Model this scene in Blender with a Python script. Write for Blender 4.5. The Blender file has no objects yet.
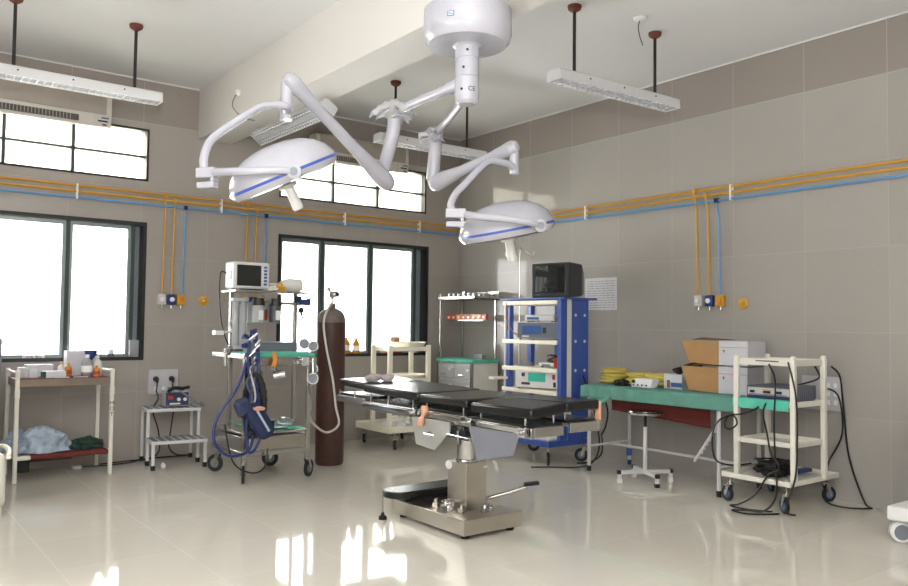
import bpy, bmesh, math, random
from mathutils import Vector, Matrix, noise
random.seed(7)
PI = math.pi
S = bpy.context.scene
C = S.collection
V = Vector

# ------------------------------------------------------------------ materials
def lin(c):
    c = c / 255.0
    return c / 12.92 if c <= 0.04045 else ((c + 0.055) / 1.055) ** 2.4
def rgb(r, g, b): return (lin(r), lin(g), lin(b), 1)
def mat(name, col, rough=.5, metal=0, var=.06, scale=12, bump=0, bscale=60, **kw):
    m = bpy.data.materials.new(name); m.use_nodes = True
    N = m.node_tree; n = N.nodes; L = N.links; b = n['Principled BSDF']
    b.inputs['Roughness'].default_value = rough; b.inputs['Metallic'].default_value = metal
    for k, v in kw.items(): b.inputs[k.replace('_', ' ')].default_value = v
    tc = n.new('ShaderNodeTexCoord'); no = n.new('ShaderNodeTexNoise'); no.inputs['Scale'].default_value = scale
    L.new(tc.outputs['Object'], no.inputs['Vector'])
    mx = n.new('ShaderNodeMix'); mx.data_type = 'RGBA'
    c = rgb(*col)
    mx.inputs['A'].default_value = tuple(min(1, x * (1 + var)) for x in c[:3]) + (1,)
    mx.inputs['B'].default_value = tuple(x * (1 - var) for x in c[:3]) + (1,)
    L.new(no.outputs['Fac'], mx.inputs['Factor']); L.new(mx.outputs['Result'], b.inputs['Base Color'])
    if bump:
        n2 = n.new('ShaderNodeTexNoise'); n2.inputs['Scale'].default_value = bscale; n2.inputs['Detail'].default_value = 4
        L.new(tc.outputs['Object'], n2.inputs['Vector'])
        bp = n.new('ShaderNodeBump'); bp.inputs['Strength'].default_value = bump; bp.inputs['Distance'].default_value = .01
        L.new(n2.outputs['Fac'], bp.inputs['Height']); L.new(bp.outputs['Normal'], b.inputs['Normal'])
    return m
def tiles(name, ax, colA, colB, grout, size=.69, rough=.12, w=.0025, cloud=.05, topcol=None, topz=3.456, cloudcol=None, rvar=.0, spec=.5):
    """square polished tiles on a plane spanned by the two axes in ax"""
    m = bpy.data.materials.new(name); m.use_nodes = True
    N = m.node_tree; n = N.nodes; L = N.links; b = n['Principled BSDF']
    b.inputs['Specular IOR Level'].default_value = spec
    tc = n.new('ShaderNodeTexCoord'); sp = n.new('ShaderNodeSeparateXYZ'); L.new(tc.outputs['Object'], sp.inputs[0])
    def M(op, a, bb=None):
        q = n.new('ShaderNodeMath'); q.operation = op
        for i, v in enumerate((a, bb)):
            if v is None: continue
            if isinstance(v, (int, float)): q.inputs[i].default_value = v
            else: L.new(v, q.inputs[i])
        return q.outputs[0]
    fl = []; ed = []
    for a in ax:
        t = M('DIVIDE', sp.outputs[a], size)
        fl.append(M('FLOOR', t)); f = M('FRACT', t)
        ed.append(M('LESS_THAN', M('MINIMUM', f, M('SUBTRACT', 1.0, f)), w / size))
    g = M('MAXIMUM', ed[0], ed[1])
    cb = n.new('ShaderNodeCombineXYZ'); L.new(fl[0], cb.inputs[0]); L.new(fl[1], cb.inputs[1])
    wn = n.new('ShaderNodeTexWhiteNoise'); L.new(cb.outputs[0], wn.inputs['Vector'])
    no = n.new('ShaderNodeTexNoise'); no.inputs['Scale'].default_value = 1.7; no.inputs['Detail'].default_value = 6
    va = n.new('ShaderNodeVectorMath'); va.operation = 'ADD'; L.new(tc.outputs['Object'], va.inputs[0])
    vs = n.new('ShaderNodeVectorMath'); vs.operation = 'SCALE'; vs.inputs['Scale'].default_value = 7
    L.new(wn.outputs['Color'], vs.inputs[0]); L.new(vs.outputs[0], va.inputs[1]); L.new(va.outputs[0], no.inputs['Vector'])
    f = M('ADD', M('MULTIPLY', wn.outputs['Value'], .45), M('MULTIPLY', no.outputs['Fac'], .55))
    mx = n.new('ShaderNodeMix'); mx.data_type = 'RGBA'
    mx.inputs['A'].default_value = rgb(*colA); mx.inputs['B'].default_value = rgb(*colB); L.new(f, mx.inputs['Factor'])
    out = mx.outputs['Result']
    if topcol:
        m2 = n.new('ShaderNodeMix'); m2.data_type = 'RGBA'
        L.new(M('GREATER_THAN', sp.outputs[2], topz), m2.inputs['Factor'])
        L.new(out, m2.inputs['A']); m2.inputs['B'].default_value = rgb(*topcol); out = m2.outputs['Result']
    m3 = n.new('ShaderNodeMix'); m3.data_type = 'RGBA'; L.new(g, m3.inputs['Factor']); L.new(out, m3.inputs['A'])
    m3.inputs['B'].default_value = rgb(*grout); L.new(m3.outputs['Result'], b.inputs['Base Color'])
    L.new(M('ADD', M('MULTIPLY', g, .5), M('ADD', rough, M('MULTIPLY', no.outputs['Fac'], rvar))), b.inputs['Roughness'])
    bp = n.new('ShaderNodeBump'); bp.inputs['Strength'].default_value = .25; bp.inputs['Distance'].default_value = .002; bp.invert = True
    nb = n.new('ShaderNodeTexNoise'); nb.inputs['Scale'].default_value = 2.2; L.new(va.outputs[0], nb.inputs['Vector'])
    L.new(M('ADD', g, M('MULTIPLY', nb.outputs['Fac'], 1.2)), bp.inputs['Height']); L.new(bp.outputs['Normal'], b.inputs['Normal'])
    return m
def glassy(name, tint, mixw=.0, rough=.02, alpha=.85):
    """thin sheet: mostly see-through, some diffusing, fresnel gloss"""
    m = bpy.data.materials.new(name); m.use_nodes = True
    n = m.node_tree.nodes; L = m.node_tree.links; n.clear()
    o = n.new('ShaderNodeOutputMaterial'); t = n.new('ShaderNodeBsdfTransparent'); t.inputs[0].default_value = rgb(*tint)
    d = n.new('ShaderNodeBsdfTranslucent'); d.inputs[0].default_value = rgb(*tint)
    df = n.new('ShaderNodeBsdfDiffuse'); df.inputs[0].default_value = rgb(*tint)
    a = n.new('ShaderNodeAddShader'); L.new(d.outputs[0], a.inputs[0]); L.new(df.outputs[0], a.inputs[1])
    m0 = n.new('ShaderNodeMixShader'); m0.inputs[0].default_value = .5; L.new(d.outputs[0], m0.inputs[1]); L.new(df.outputs[0], m0.inputs[2])
    m1 = n.new('ShaderNodeMixShader'); m1.inputs[0].default_value = mixw; L.new(t.outputs[0], m1.inputs[1]); L.new(m0.outputs[0], m1.inputs[2])
    g = n.new('ShaderNodeBsdfGlossy'); g.inputs['Roughness'].default_value = rough
    fr = n.new('ShaderNodeFresnel'); fr.inputs[0].default_value = 1.4
    m2 = n.new('ShaderNodeMixShader'); L.new(fr.outputs[0], m2.inputs[0]); L.new(m1.outputs[0], m2.inputs[1]); L.new(g.outputs[0], m2.inputs[2])
    L.new(m2.outputs[0], o.inputs[0]); return m

M_ = {}
def mm(k, *a, **kw): M_[k] = mat(k, *a, **kw)
mm('white_enamel', (178, 178, 187), .22, Coat_Weight=.3)
mm('white_plastic', (228, 228, 228), .35)
mm('cream_enamel', (228, 225, 214), .3)
mm('cream_bright', (246, 241, 222), .35)  # window glow on the tray trolley put into its colour; plain pale cream elsewhere
mm('white_enamel_tube', (212, 212, 214), .32)
mm('blue_enamel', (64, 92, 172), .3)
mm('steel', (192, 190, 186), .26, 1, var=.1, scale=25)
mm('steel_brushed', (196, 190, 180), .33, 1, var=.12, scale=6)
mm('chrome', (205, 205, 208), .09, 1)
mm('grey_metal', (128, 130, 140), .35, .2)
mm('clear_plate_metal', (176, 176, 172), .3, .3, var=.12)
mm('black_vinyl', (17, 18, 19), .27, var=.2, bump=.08, bscale=90)
mm('dark_vinyl_top', (30, 30, 30), .33, var=.15, bump=.05, bscale=50)
mm('black_rubber', (18, 18, 19), .6)
mm('tyre', (30, 31, 33), .55)
mm('wheel_grey', (120, 126, 136), .4)
mm('wheel_blue', (86, 112, 150), .4)
mm('black_plastic', (22, 23, 24), .38)
mm('tv_plastic', (50, 52, 54), .35)
mm('tv_screen', (28, 34, 34), .06, Coat_Weight=1)
mm('screen_dark', (40, 44, 42), .12)
mm('cylinder_paint', (74, 47, 40), .42, var=.22, scale=9, bump=.1)
mm('cylinder_worn', (120, 108, 104), .5, var=.45, scale=22)
mm('green_cloth', (98, 152, 138), .9, var=.15, bump=.4, bscale=200)
mm('green_bright', (90, 190, 165), .85, var=.2, bump=.5, bscale=60)
mm('dark_green', (34, 62, 52), .6, var=.4, bump=.6, bscale=30)
mm('red_cloth', (110, 47, 43), .9, var=.12, bump=.2, bscale=200)
mm('blue_cloth', (170, 184, 200), .9, var=.12, bump=.3, bscale=60)
mm('navy_cloth', (34, 44, 82), .75, var=.3, bump=.4, bscale=60)
mm('navy_hose', (34, 48, 112), .35, var=.3, scale=60)
mm('white_hose', (215, 213, 205), .3)
mm('black_cable', (16, 16, 17), .45)
mm('cardboard', (172, 134, 90), .8, var=.12)
mm('cardboard_inside', (120, 88, 54), .85)
mm('carton_white', (202, 202, 208), .55)
mm('yellow_pipe', (206, 154, 50), .3)
mm('blue_pipe', (96, 154, 204), .3)
mm('yellow_plastic', (214, 158, 38), .35)
mm('blue_plastic', (36, 58, 120), .3)
mm('yellow_tubing', (206, 188, 88), .35, var=.15)
mm('amber', (196, 132, 30), .15, var=.2)
mm('orange_red', (176, 60, 34), .4, var=.2)
mm('orange', (208, 130, 40), .4, var=.2)
mm('peach', (214, 160, 128), .55, var=.15)
mm('label_white', (236, 236, 236), .5)
mm('label_blue', (66, 104, 168), .5)
mm('grey_device', (178, 180, 182), .4)
mm('dark_device', (86, 92, 104), .4)
mm('navy_panel', (46, 56, 88), .35)
mm('teal_light', (70, 200, 180), .4)
mm('paper', (206, 206, 210), .8)
mm('ink', (60, 64, 74), .8)
mm('frame_green', (52, 68, 66), .4)
mm('frame_dark', (26, 28, 30), .45)
mm('aluminium', (150, 160, 158), .35, .6)
mm('mesh_grey', (140, 148, 156), .6, var=.2, scale=80)
mm('ac_white', (202, 198, 190), .4)
mm('ac_panel', (160, 152, 142), .45)
mm('grille_dark', (80, 78, 76), .5)
mm('rust', (112, 60, 48), .7, var=.3)
mm('rod_black', (30, 27, 26), .5)
mm('reflector', (232, 234, 238), .2, .5, var=.15, scale=60)
mm('tube_glass', (235, 235, 235), .2)
mm('bottle_white', (222, 220, 214), .35)
mm('wood_shelf', (132, 118, 104), .45, .3, var=.2)
mm('socket_white', (200, 200, 204), .4)
mm('stone_sill', (96, 92, 86), .4, var=.3, scale=30)
mm('flesh_cotton', (176, 168, 168), .95, var=.12, bump=.5, bscale=40)
mm('beige_part', (170, 164, 150), .5)
M_['window_glass'] = glassy('window_glass', (250, 250, 248), .25)
M_['window_glass_upper'] = glassy('window_glass_upper', (246, 243, 232), .35)
M_['clear_plastic'] = glassy('clear_plastic', (235, 236, 238), .45, .12)
M_['clear_film'] = glassy('clear_film', (252, 252, 254), .8, .3)
M_['smoke_plastic'] = glassy('smoke_plastic', (150, 156, 166), .5, .1)
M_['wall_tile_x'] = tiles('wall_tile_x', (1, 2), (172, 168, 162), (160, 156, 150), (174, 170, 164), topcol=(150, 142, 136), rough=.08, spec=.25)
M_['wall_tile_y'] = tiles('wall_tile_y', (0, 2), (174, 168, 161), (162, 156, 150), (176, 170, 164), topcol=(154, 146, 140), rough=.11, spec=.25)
M_['floor_tile'] = tiles('floor_tile', (0, 1), (216, 211, 199), (208, 203, 191), (205, 198, 183), rough=.035, w=.0014, rvar=.03)
M_['ceiling_paint'] = mat('ceiling_paint', (218, 218, 218), .75, var=.02, scale=2, bump=.05, bscale=8)
M_['beam_paint'] = mat('beam_paint', (214, 211, 206), .7, var=.02, scale=2)

# ------------------------------------------------------------------ geometry
class G:
    def __init__(s): s.bm = bmesh.new()
    def box(s, x0, x1, y0, y1, z0, z1, mtx=None):
        vs = [s.bm.verts.new(V((x, y, z))) for x in (x0, x1) for y in (y0, y1) for z in (z0, z1)]
        if mtx:
            for v in vs: v.co = mtx @ v.co
        for f in ((0, 1, 3, 2), (4, 6, 7, 5), (0, 4, 5, 1), (2, 3, 7, 6), (0, 2, 6, 4), (1, 5, 7, 3)):
            s.bm.faces.new([vs[i] for i in f])
        return s
    def hexa(s, pts):   # 8 points: bottom 4 ccw, top 4 ccw
        vs = [s.bm.verts.new(V(p)) for p in pts]
        for f in ((3, 2, 1, 0), (4, 5, 6, 7), (0, 1, 5, 4), (1, 2, 6, 5), (2, 3, 7, 6), (3, 0, 4, 7)):
            s.bm.faces.new([vs[i] for i in f])
        return s
    def prism(s, pts, d):   # polygon extruded by vector d
        d = V(d); a = [s.bm.verts.new(V(p)) for p in pts]; b = [s.bm.verts.new(V(p) + d) for p in pts]
        n = len(pts); s.bm.faces.new(a); s.bm.faces.new(b[::-1])
        for i in range(n): s.bm.faces.new((a[i], b[i], b[(i + 1) % n], a[(i + 1) % n]))
        return s
    def tube(s, pts, r, seg=8, smooth=0, closed=False):
        pts = [V(p) for p in pts]
        if smooth: pts = catmull(pts, smooth, closed)
        rr = r if callable(r) else (lambda t: r)
        n = len(pts); rings = []
        up = V((0, 0, 1)); prev = None
        for i, p in enumerate(pts):
            if closed: t = pts[(i + 1) % n] - pts[i - 1]
            else: t = pts[min(i + 1, n - 1)] - pts[max(i - 1, 0)]
            t.normalize()
            if prev is None:
                a = up if abs(t.z) < .9 else V((1, 0, 0)); u = t.cross(a).normalized()
            else:
                u = prev - t * prev.dot(t)
                u = u.normalized() if u.length > 1e-5 else t.orthogonal().normalized()
            prev = u; w = t.cross(u); k = rr(i / max(1, n - 1))
            rings.append([s.bm.verts.new(p + (u * math.cos(2 * PI * j / seg) + w * math.sin(2 * PI * j / seg)) * k) for j in range(seg)])
        for i in range(n if closed else n - 1):
            a, b = rings[i], rings[(i + 1) % n]
            for j in range(seg): s.bm.faces.new((a[j], b[j], b[(j + 1) % seg], a[(j + 1) % seg]))
        if not closed: s.bm.faces.new(rings[0]); s.bm.faces.new(rings[-1][::-1])
        return s
    def cyl(s, p, q, r, r2=None, seg=20):
        r2 = r if r2 is None else r2
        return s.tube([p, q], lambda t: r + (r2 - r) * t, seg)
    def lathe(s, prof, c=(0, 0, 0), axis=(0, 0, 1), seg=32):
        q = V((0, 0, 1)).rotation_difference(V(axis).normalized()); c = V(c)
        rings = []
        for r, z in prof:
            if r < 1e-6: rings.append([s.bm.verts.new(c + q @ V((0, 0, z)))])
            else: rings.append([s.bm.verts.new(c + q @ V((r * math.cos(2 * PI * j / seg), r * math.sin(2 * PI * j / seg), z))) for j in range(seg)])
        for a, b in zip(rings, rings[1:]):
            for j in range(seg):
                k = (j + 1) % seg
                if len(a) == 1 and len(b) == 1: continue
                if len(a) == 1: s.bm.faces.new((a[0], b[k], b[j]))
                elif len(b) == 1: s.bm.faces.new((a[j], a[k], b[0]))
                else: s.bm.faces.new((a[j], a[k], b[k], b[j]))
        for e, rg in ((0, rings[0]), (1, rings[-1])):
            if len(rg) > 1: s.bm.faces.new(rg[::-1] if e == 0 else rg)
        return s
    def blob(s, c, sx, sy, sz, rough=.1, f=3, sub=3, seed=0):
        r = bmesh.ops.create_icosphere(s.bm, subdivisions=sub, radius=1)
        for v in r['verts']:
            d = v.co.normalized(); k = 1 + rough * noise.noise(d * f + V((seed, seed * 2, 0))) + rough * .5 * noise.noise(d * f * 2.7 + V((seed, 3, 1)))
            v.co = V((c[0] + d.x * sx * k, c[1] + d.y * sy * k, c[2] + max(d.z * k, -.75) * sz))
        return s
    def torus(s, c, R, r, axis=(0, 0, 1), seg=36, rs=8, corr=0):
        q = V((0, 0, 1)).rotation_difference(V(axis).normalized()); c = V(c)
        n = seg
        rings = []
        for i in range(n):
            a = 2 * PI * i / n; k = r * (1 + (corr if i % 2 else 0))
            rings.append([s.bm.verts.new(c + q @ V(((R + k * math.cos(b)) * math.cos(a), (R + k * math.cos(b)) * math.sin(a), k * math.sin(b)))) for b in [2 * PI * j / rs for j in range(rs)]])
        for i in range(n):
            a, b = rings[i], rings[(i + 1) % n]
            for j in range(rs): s.bm.faces.new((a[j], b[j], b[(j + 1) % rs], a[(j + 1) % rs]))
        return s
    def build(s, name, m, parent=None, origin=None, bevel=0, label=None, angle=35, local=False):
        bm = s.bm
        bmesh.ops.recalc_face_normals(bm, faces=bm.faces)
        me = bpy.data.meshes.new(name)
        off = V((0, 0, 0))
        if parent is not None and not local: off = V(parent['_o'])
        elif origin is not None: off = V(origin)
        if off.length: bmesh.ops.translate(bm, verts=bm.verts, vec=-off)
        bm.to_mesh(me); bm.free()
        me.polygons.foreach_set('use_smooth', [True] * len(me.polygons))
        me.set_sharp_from_angle(angle=math.radians(angle))
        o = bpy.data.objects.new(name, me); C.objects.link(o)
        me.materials.append(M_[m] if isinstance(m, str) else m)
        if parent is not None: o.parent = parent; o['_o'] = list(V(parent['_o']))
        else:
            o.location = off; o['_o'] = list(off)
        if bevel:
            b = o.modifiers.new('bevel', 'BEVEL'); b.width = bevel; b.segments = 2; b.limit_method = 'ANGLE'; b.angle_limit = math.radians(40)
        if label: o['label'] = label
        return o
def catmull(P, n, closed=False):
    out = []; N = len(P)
    for i in range(N if closed else N - 1):
        if closed: a, b, c, d = P[i - 1], P[i], P[(i + 1) % N], P[(i + 2) % N]
        else: a, b, c, d = P[max(i - 1, 0)], P[i], P[i + 1], P[min(i + 2, N - 1)]
        for k in range(n):
            t = k / n
            out.append(.5 * ((2 * b) + (c - a) * t + (2 * a - 5 * b + 4 * c - d) * t * t + (3 * b - a - 3 * c + d) * t ** 3))
    if not closed: out.append(P[-1])
    return out
def thing(name, label, cat, loc=(0, 0, 0), group=None, rz=0):
    o = bpy.data.objects.new(name, None); C.objects.link(o); o.location = loc; o.empty_display_size = .1
    o.rotation_euler = (0, 0, rz); o['_o'] = list(loc)
    o['label'] = label; o['category'] = cat
    if group: o['group'] = group
    return o
def tag(o, label, cat, group=None, kind=None):
    o['label'] = label; o['category'] = cat
    if group: o['group'] = group
    if kind: o['kind'] = kind
    return o
def struct(o, label=None):
    o['kind'] = 'structure'
    if label: o['label'] = label
    return o
def text(name, s, size, m, parent, M4, depth=.001):
    cu = bpy.data.curves.new(name, 'FONT'); cu.body = s; cu.size = size; cu.extrude = depth; cu.align_x = 'CENTER'; cu.align_y = 'CENTER'
    t = bpy.data.objects.new(name + '_tmp', cu); C.objects.link(t)
    dg = bpy.context.evaluated_depsgraph_get(); me = bpy.data.meshes.new_from_object(t.evaluated_get(dg))
    bpy.data.objects.remove(t); me.transform(M4)
    me.transform(Matrix.Translation(-V(parent['_o'])))
    me.materials.clear(); me.materials.append(M_[m])
    o = bpy.data.objects.new(name, me); C.objects.link(o); o.parent = parent; o['_o'] = list(parent['_o']); return o
def face_mtx(pos, right, up):
    r = V(right).normalized(); u = V(up).normalized(); n = r.cross(u)
    m = Matrix((r, u, n)).transposed().to_4x4(); m.translation = V(pos); return m
def cloth(fn, nu, nv):
    g = G(); vs = [[g.bm.verts.new(V(fn(i / (nu - 1), j / (nv - 1)))) for j in range(nv)] for i in range(nu)]
    for i in range(nu - 1):
        for j in range(nv - 1): g.bm.faces.new((vs[i][j], vs[i + 1][j], vs[i + 1][j + 1], vs[i][j + 1]))
    return g
def solid(o, t=.003):
    m = o.modifiers.new('thick', 'SOLIDIFY'); m.thickness = t; return o
def caster(parent, x, y, r=.055, yaw=0, hub='wheel_grey', top=None, local=False):
    """swivel caster: fork as the part, its wheel below it"""
    top = top or r * 2 + .05
    c, s_ = math.cos(yaw), math.sin(yaw)
    ax = V((-s_, c, 0)); fw = V((c, s_, 0)) * r * .45
    g = G(); ctr = V((x, y, 0)) + fw + V((0, 0, r))
    g.cyl((x, y, top - .035), (x, y, top + .02), .011, seg=10)
    g.cyl((x, y, top - .045), (x, y, top - .025), .026, seg=12)
    for sg in (-1, 1):
        p = ctr + ax * sg * .021
        a = V((x, y, top - .04)) + ax * sg * .021
        d = (p - a); w = V((c, s_, 0)) * .016
        g.prism([a - w * 1.3, a + w * 1.3, p + w * .7 - V((0, 0, .012)), p - w * .7 - V((0, 0, .012))], ax * sg * .004)
    g.cyl(ctr - ax * .028, ctr + ax * .028, .006, seg=8)
    f = g.build('caster', 'steel', parent, local=local)
    h = .014
    g = G(); g.lathe([(r * .55, -h * .8), (r * .86, -h), (r, -h * .6), (r, h * .6), (r * .86, h), (r * .55, h * .8)], ctr, ax, 24)
    w = g.build('wheel', 'tyre', f, local=local)
    g = G(); g.lathe([(r * .15, -h * 1.15), (r * .55, -h * .9), (r * .57, 0), (r * .55, h * .9), (r * .15, h * 1.15)], ctr, ax, 20)
    o = g.build('hub', hub, f, local=local)
    return f

# ------------------------------------------------------------------ room
H = 3.9; XL, YF = -8.9, -10.6
def struct_box(name, m, *b): return struct(G().box(*b).build(name, m))
struct_box('floor', 'floor_tile', XL - .2, .2, YF - .2, .2, -.12, 0)
struct_box('ceiling', 'ceiling_paint', XL - .2, .2, YF - .2, .2, H, H + .12)
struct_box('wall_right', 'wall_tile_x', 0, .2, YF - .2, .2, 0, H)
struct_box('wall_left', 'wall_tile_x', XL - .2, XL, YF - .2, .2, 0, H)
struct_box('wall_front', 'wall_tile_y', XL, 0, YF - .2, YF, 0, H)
holes = [(-6.18, -4.08, 1.01, 2.42), (-2.62, -.51, 1.01, 2.42), (-6.18, -4.08, 2.845, 3.385), (-2.62, -.56, 2.845, 3.385)]
xs = sorted({XL, 0} | {h[0] for h in holes} | {h[1] for h in holes}); zs = sorted({0, H} | {h[2] for h in holes} | {h[3] for h in holes})
g = G()
for x0, x1 in zip(xs, xs[1:]):
    for z0, z1 in zip(zs, zs[1:]):
        cx, cz = (x0 + x1) / 2, (z0 + z1) / 2
        if any(h[0] < cx < h[1] and h[2] < cz < h[3] for h in holes): continue
        g.box(x0, x1, 0, .22, z0, z1)
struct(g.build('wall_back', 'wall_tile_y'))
struct_box('trim_1', 'beam_paint', -3.57, -3.2, YF, 0, 3.365, H)
bpy.data.objects['trim_1']['label'] = 'deep white ceiling beam running from the window wall overhead'
# thin white strip where tiles meet the ceiling
struct_box('trim_2', 'ceiling_paint', -.012, 0, YF, 0, H - .012, H)
g = G(); g.box(XL, -3.57, -.012, 0, H - .012, H); g.box(-3.2, -.012, -.012, 0, H - .012, H); struct(g.build('trim_3', 'ceiling_paint'))

def window(n, x0, x1, z0, z1, mull, trans=None, mesh=None, lab=None):
    w = bpy.data.objects.new('window_%d' % n, None); C.objects.link(w); w.location = ((x0 + x1) / 2, 0, z0); w['_o'] = list(w.location)
    w['kind'] = 'structure'; w['label'] = lab
    f = .022 if trans else .035
    g = G()
    for b in ((x0, x0 + f, z0, z1), (x1 - f, x1, z0, z1), (x0 + f, x1 - f, z1 - f, z1), (x0 + f, x1 - f, z0, z0 + f)):
        g.box(b[0], b[1], -.008, .21, b[2], b[3])
    g.build('window_frame', 'frame_dark', w)
    edges = [x0 + f] + mull + [x1 - f]
    gm = G()
    mw = .016 if trans else .018
    for m in mull: gm.box(m - mw, m + mw, .04, .12, z0 + f, z1 - f)
    if trans: gm.box(x0 + f, x1 - f, .045, .11, trans - .012, trans + .012)
    gm.build('mullion', 'frame_green', w)
    for a, b in zip(edges, edges[1:]):
        if mesh and a >= mesh - .05: 
            g = G(); g.box(a, b, .13, .135, z0 + f, z1 - f); g.build('mesh_screen', 'mesh_grey', w); continue
        if not trans:
            g = G(); t = .03; a2, b2, c2, d2 = a + .018, b - .018, z0 + f, z1 - f
            g.box(a2, a2 + t, .06, .1, c2, d2); g.box(b2 - t, b2, .06, .1, c2, d2); g.box(a2 + t, b2 - t, .06, .1, c2, c2 + t); g.box(a2 + t, b2 - t, .06, .1, d2 - t * 1.4, d2)
            g.build('sash', 'aluminium', w)
            G().box(a2 + t, b2 - t, .078, .083, c2 + t, d2 - t * 1.4).build('pane', 'window_glass', w)
        else:
            G().box(a, b, .075, .08, z0 + f, trans - .009).build('pane', 'window_glass_upper', w)
            G().box(a, b, .075, .08, trans + .009, z1 - f).build('pane', 'window_glass_upper', w)
    return w
window(1, *holes[0], [-5.53, -4.81, -4.2], mesh=-4.2, lab='wide lower window at left above the supply trolley')
window(2, *holes[1], [-2.03, -1.355, -.69], mesh=-.69, lab='three-pane lower window behind the brown gas cylinder')
window(3, *holes[2], [-5.39, -4.79], trans=3.105, lab='high window at left under the air conditioner')
window(4, *holes[3], [-1.90, -1.27], trans=3.105, lab='high window behind the folding lamp arm')

# ------------------------------------------------------------------ air conditioners
def ac(x0, x1, lab):
    t = thing('air_conditioner', lab, 'air conditioner', (x1, 0, 3.29), 'wall air conditioners above the high windows')
    z0, z1 = 3.295, 3.62
    y = -.2
    g = G(); g.prism([(x0, 0, z0 + .03), (x0, y + .03, z0), (x0, y, z0 + .1), (x0, y + .01, z1 - .03), (x0, y + .04, z1), (x0, 0, z1)], (x1 - x0, 0, 0))
    g.build('body', 'ac_white', t, bevel=.008)
    G().box(x0 + .05, x1 - .05, y - .006, y + .01, z0 + .12, z1 - .02).build('front_panel', 'ac_panel', t, bevel=.004)
    g = G(); g.box(x0 + .06, x1 - .3, y - .006, y + .02, z0 + .03, z0 + .085); gl = g.build('grille', 'grille_dark', t)
    g = G(); k = int((x1 - x0 - .4) / .03)
    for i in range(k): g.box(x0 + .07 + i * .03, x0 + .078 + i * .03, y - .012, y - .004, z0 + .032, z0 + .083)
    g.build('louvre', 'ac_panel', gl)
    g = G(); g.box(x1 - .16, x1 - .02, y - .01, y + .02, z0 - .005, z0 + .1); cp = g.build('control_panel', 'ac_white', t, bevel=.004)
    G().box(x1 - .1, x1 - .03, y - .013, y - .008, z0 + .078, z0 + .092).build('sticker', 'label_blue', cp)
    g = G(); g.box(x1 - .13, x1 - .04, y - .013, y - .008, z0 + .045, z0 + .06); g.box(x1 - .09, x1 - .05, y - .013, y - .008, z0 + .012, z0 + .025); g.build('display', 'black_plastic', cp)
ac(-5.79, -4.5, 'white wall air conditioner above the left high window, cut by the picture edge')
ac(-2.26, -.97, 'white wall air conditioner partly hidden behind the lamp arms')

# ------------------------------------------------------------------ gas pipes
def pipe(z, r, m, off, drops_b, drops_r, lab, catlab):
    t = thing('gas_pipe', lab, 'pipe', (0, 0, z), None)
    y = -off
    g = G(); g.tube([(XL + .03, y, z), (y - .05, y, z), (y - .015, y - .015, z), (y, y - .05, z), (y, YF + .03, z)], r, 10); g.build('pipe_run', m, t)
    for x in drops_b:
        g = G(); g.tube([(x, y, z), (x, y, z - .05), (x, -.03, z - .14), (x - .01, -.03, 1.68)], r * .85, 8); d = g.build('drop_pipe', m, t)
        G().box(x - .018, x + .018, y - .02, y + .015, z - .02, z + .022).build('tee', 'black_plastic' if m == 'blue_pipe' else m, d)
    for q in drops_r:
        g = G(); g.tube([(y, q, z), (y, q, z - .05), (-.03, q - .02, z - .16), (-.03, q - .03, 1.7)], r * .85, 8); d = g.build('drop_pipe', m, t)
        G().box(y - .02, y + .015, q - .018, q + .018, z - .02, z + .022).build('tee', 'black_plastic' if m == 'blue_pipe' else m, d)
pipe(2.722, .012, 'yellow_pipe', .035, [-3.905, -3.01], [-3.74], 'topmost of the two yellow gas pipes running round the walls', 'pipe')
pipe(2.665, .012, 'yellow_pipe', .035, [-3.81, -2.9], [-3.87], 'lower of the two yellow gas pipes running round the walls', 'pipe')
pipe(2.605, .011, 'blue_pipe', .035, [-3.70, -2.79], [-3.985], 'light blue gas pipe running below the yellow pipes', 'pipe')
def clip(x, y, lab):
    g = G()
    if x < 0 and y == 0: g.box(x - .009, x + .009, -.05, 0, 2.59, 2.74)
    else: g.box(-.05, 0, y - .009, y + .009, 2.59, 2.74)
    tag(g.build('pipe_clip', 'label_white', origin=(x, y, 2.585), bevel=.003), lab, 'clip', 'white clips holding the gas pipes')
clip(-4.76, 0, 'white pipe clip above the big left window'); clip(-3.31, 0, 'white pipe clip under the beam, left of the lamp')
clip(-1.78, 0, 'white pipe clip under the middle of the second high window'); clip(-.68, 0, 'white pipe clip near the room corner, right of the high window')
clip(0, -2.32, 'white pipe clip on the right wall just beside the right surgical lamp'); clip(0, -4.136, 'white pipe clip on the right wall above the drop pipes')
# outlets
def outlet(pos, wall, m, lab, oval=False, grp='gas outlets'):
    x, y, z = pos
    def P(u, d, w): return (x + u, y - d, z + w) if wall == 'b' else (x - d, y - u, z + w)
    t = thing('gas_outlet', lab, 'gas outlet', (x, y, z))
    if oval:
        g = G(); g.lathe([(.052, 0), (.052, .008), (.042, .014), (0, .014)], (x, y, z), (0, -1, 0) if wall == 'b' else (-1, 0, 0), 24)
        g.build('plate', m, t)
        g = G(); g.lathe([(.012, .012), (.012, .02), (0, .02)], (x, y, z), (0, -1, 0) if wall == 'b' else (-1, 0, 0), 16); g.build('screw', 'steel', t)
        return
    a, b = P(-.042, 0, -.055), P(.042, .05, .055)
    G().box(min(a[0], b[0]), max(a[0], b[0]), min(a[1], b[1]), max(a[1], b[1]), a[2], b[2]).build('housing', m, t, bevel=.01)
    g = G(); g.lathe([(.024, 0), (.024, .012), (.015, .016), (0, .016)], P(0, .05, 0), (0, -1, 0) if wall == 'b' else (-1, 0, 0), 18)
    g.build('socket', 'label_white' if m != 'yellow_plastic' else 'orange', t)
    G().cyl(P(0, .025, -.055), P(0, .025, -.09), .01, seg=10).build('nozzle', 'steel', t)
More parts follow.
